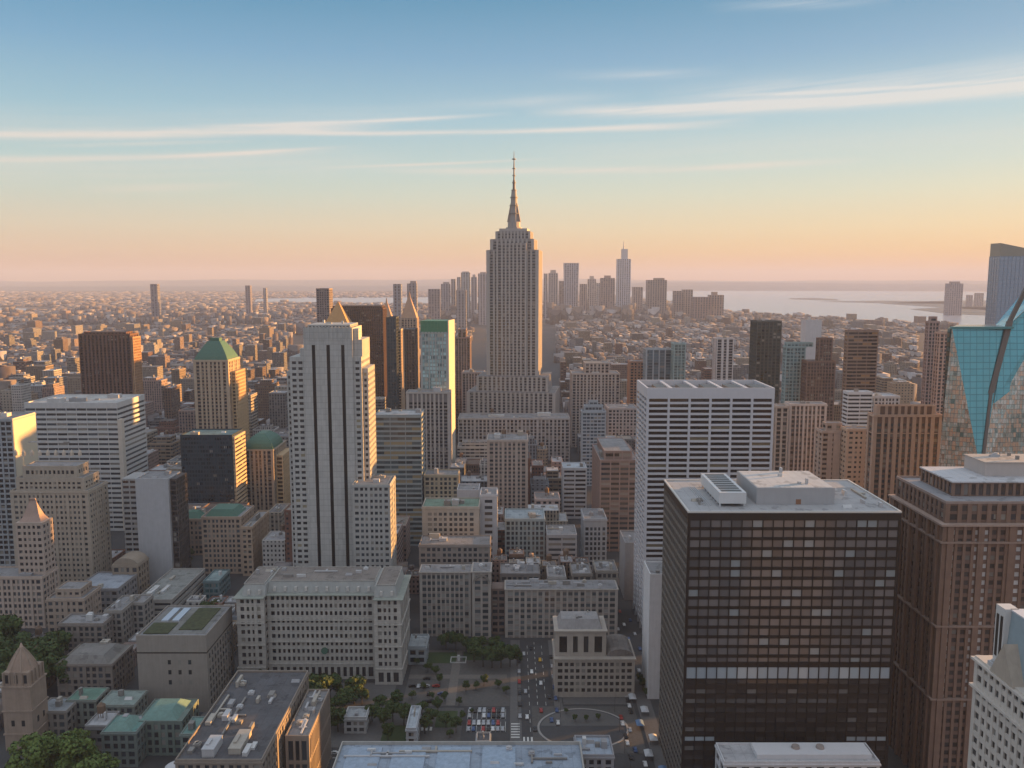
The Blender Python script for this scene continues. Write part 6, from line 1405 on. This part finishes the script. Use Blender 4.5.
# ------------------------------------------------------------------ cars
CARC = {'white': (.6, .6, .6), 'black': (.02, .02, .022), 'silver': (.34, .35, .37), 'red': (.30, .03, .025), 'blue': (.05, .09, .2), 'yellow': (.55, .33, .03)}
CGL = plain('car_glass', (.01, .012, .015), .1, spec=.9); TYR = plain('tyre_rubber', (.02, .02, .02), .9)
def prism(x0, x1, pts, m=0):
    b = MB(); b.loft([[(x0, y, z) for y, z in pts], [(x1, y, z) for y, z in pts]], m, True, True); return b
def car_proto(c):
    m = plain('car_paint_' + c, CARC[c], .3, .2)
    prof = [(-2.2, .35), (2.2, .35), (2.25, .75), (1.2, .95), (-2.1, .98), (-2.25, .7)]
    bd = prism(-.9, .9, prof)
    bd.loft([[(-.78, 1.15 - .05, .96), (.78, 1.1, .96), (.78, -1.7, .97), (-.78, -1.7, .97)], [(-.66, .35, 1.44), (.66, .35, 1.44), (.66, -1.15, 1.44), (-.66, -1.15, 1.44)]])
    me = bpy.data.meshes.new('body'); me.from_pydata(bd.v, [], bd.f); me.materials.append(m)
    g = MB(); g.loft([[(-.81, 1.0, 1.02), (.81, 1.0, 1.02), (.81, -1.6, 1.02), (-.81, -1.6, 1.02)], [(-.70, .42, 1.36), (.70, .42, 1.36), (.70, -1.2, 1.36), (-.70, -1.2, 1.36)]])
    mg = bpy.data.meshes.new('window'); mg.from_pydata(g.v, [], g.f); mg.materials.append(CGL)
    return me, mg
wb = MB(); wb.loft([[(-.12, .33 * math.cos(a * .5236), .33 * math.sin(a * .5236)) for a in range(12)], [(.12, .33 * math.cos(a * .5236), .33 * math.sin(a * .5236)) for a in range(12)]], 0, True, True)
WM = bpy.data.meshes.new('wheel'); WM.from_pydata(wb.v, [], wb.f); WM.materials.append(TYR)
CP = {c: car_proto(c) for c in CARC}
def car(x, y, rot, c, label, group, z=.01):
    root = thing('parked_car' if 'parked' in label else 'car', label, 'car', (x, y, z), rot, group)
    for nm, me, loc in (('body', CP[c][0], (0, 0, 0)), ('window', CP[c][1], (0, 0, 0)), ('wheel', WM, (-.85, 1.4, .33)), ('wheel', WM, (.85, 1.4, .33)), ('wheel', WM, (-.85, -1.4, .33)), ('wheel', WM, (.85, -1.4, .33))):
        o = bpy.data.objects.new(nm, me); C.objects.link(o); o.parent = root; o.location = loc
cr = random.Random(8); cw_ = ['white', 'black', 'black', 'silver', 'silver', 'blue', 'red']
for r_i, yy in enumerate((412, 418, 425.5, 431)):
    for k in range(8):
        if cr.random() < .12: continue
        c = cr.choice(cw_); car(-22.3 + k * 2.5, yy, math.pi * (r_i % 2), c, f'{c} car parked in the small plaza lot', f'{c} cars in the small plaza lot', .03)
for i, (x, y, c, rt) in enumerate([(8, 424, 'white', 0), (15.6, 431, 'red', 0), (7.6, 452, 'silver', 0), (16.5, 462, 'white', 0), (11.6, 476, 'white', math.pi), (20.6, 446, 'black', 0), (11.8, 412, 'black', math.pi), (17, 492, 'yellow', 0), (7.3, 500, 'silver', math.pi), (20.8, 421, 'blue', 0), (12, 508, 'black', 0)]):
    car(x, y, rt, c, f'{c} car on the main street below the apartment row, {w_(i)} from the crossing' , 'cars on the main street')
for k in range(14):
    c = cr.choice(cw_); car(4.2 if k % 2 else 24.0, 418 + k * 6.5, 0, c, f'{c} car parked along the kerb of the main street', f'{c} cars parked along the main street', .15)
for k in range(16):
    c = cr.choice(cw_); x = -62 - k * 6.2 + cr.uniform(-1, 1); car(x, cr.choice((382.5, 389.5)), math.pi / 2, c, f'{c} car on the cross street below the park', f'{c} cars on the cross street below the park')
for k in range(22):
    c = cr.choice(cw_ + ['white', 'silver']); car(cr.choice((57.5, 60.5, 63.5)), 318 + k * 6.2, 0, c, f'{c} car on the lane left of the dark glass tower', f'{c} cars on the lane left of the dark tower', .08)
for k in range(12):
    c = cr.choice(cw_); car(168 + (k % 2) * 9, 352 + k * 7, 0, c, f'{c} car in the street between the dark tower and the brick block', f'{c} cars between the dark tower and the brick block')
for k in range(14):
    c = cr.choice(cw_); Y = 470 + k * 7.5; car(70 + (k % 3) * 5, Y, 0, c, f'{c} car in the avenue left of the white banded tower', f'{c} cars in the avenue left of the white banded tower')
for k in range(12):
    c = cr.choice(cw_); car(-58 + cr.uniform(0, 22), cr.choice((440, 449, 458, 467)) , cr.choice((0, math.pi / 2)), c, f'{c} car parked on the plaza beside the limestone wing', f'{c} cars on the plaza beside the limestone wing', .14)
# street lamps
for i, (x, y) in enumerate([(3.2, 408 + 16 * k) for k in range(7)] + [(25.6, 424 + 16 * k) for k in range(6)] + [(55, 330 + 20 * k) for k in range(6)]):
    st_ = 'left kerb of the main street' if i < 7 else ('right kerb of the main street' if i < 13 else 'lane left of the dark tower')
    r_ = thing('street_lamp', f'thin dark street lamp on the {st_}', 'street lamp', (x, y, .1), 0, f'street lamps on the {st_}')
    b = MB(); b.cyl(x, y, .1, 8.4, .09, .06, 6); b.build('pole', DARKM, r_)
    b = MB(); b.box(x - .05, x + 1.7, y - .05, y + .05, 8.35, 8.45); b.box(x + 1.3, x + 2.0, y - .16, y + .16, 8.22, 8.36); b.build('lamp_head', DARKM, r_)
# rooftop clutter of the lane strip beside the dark tower
for i in range(9):
    x, y = 66 + (i % 2) * 4.6, 330 + i * 14; r_ = thing('market_stall', f'small canopy stall along the dark tower flank, {w_(i)} from the bottom edge', 'stall', (x, y, .14), 0, 'canopy stalls along the dark tower flank')
    b = MB(); b.frus((x - 2, x + 2, y - 3, y + 3, 2.6), (x - .4, x + .4, y - 2, y + 2, 3.6)); b.build('canopy', plain('canopy_' + ('blue' if i % 3 == 0 else 'white'), (.10, .18, .32) if i % 3 == 0 else (.45, .46, .48), .7), r_)
    for sx in (-1, 1):
        for sy in (-1, 1):
            b = MB(); b.box(x + sx * 1.8 - .06, x + sx * 1.8 + .06, y + sy * 2.8 - .06, y + sy * 2.8 + .06, .14, 2.7); b.build('post', DARKM, r_)
for o in bpy.data.objects: done(o)
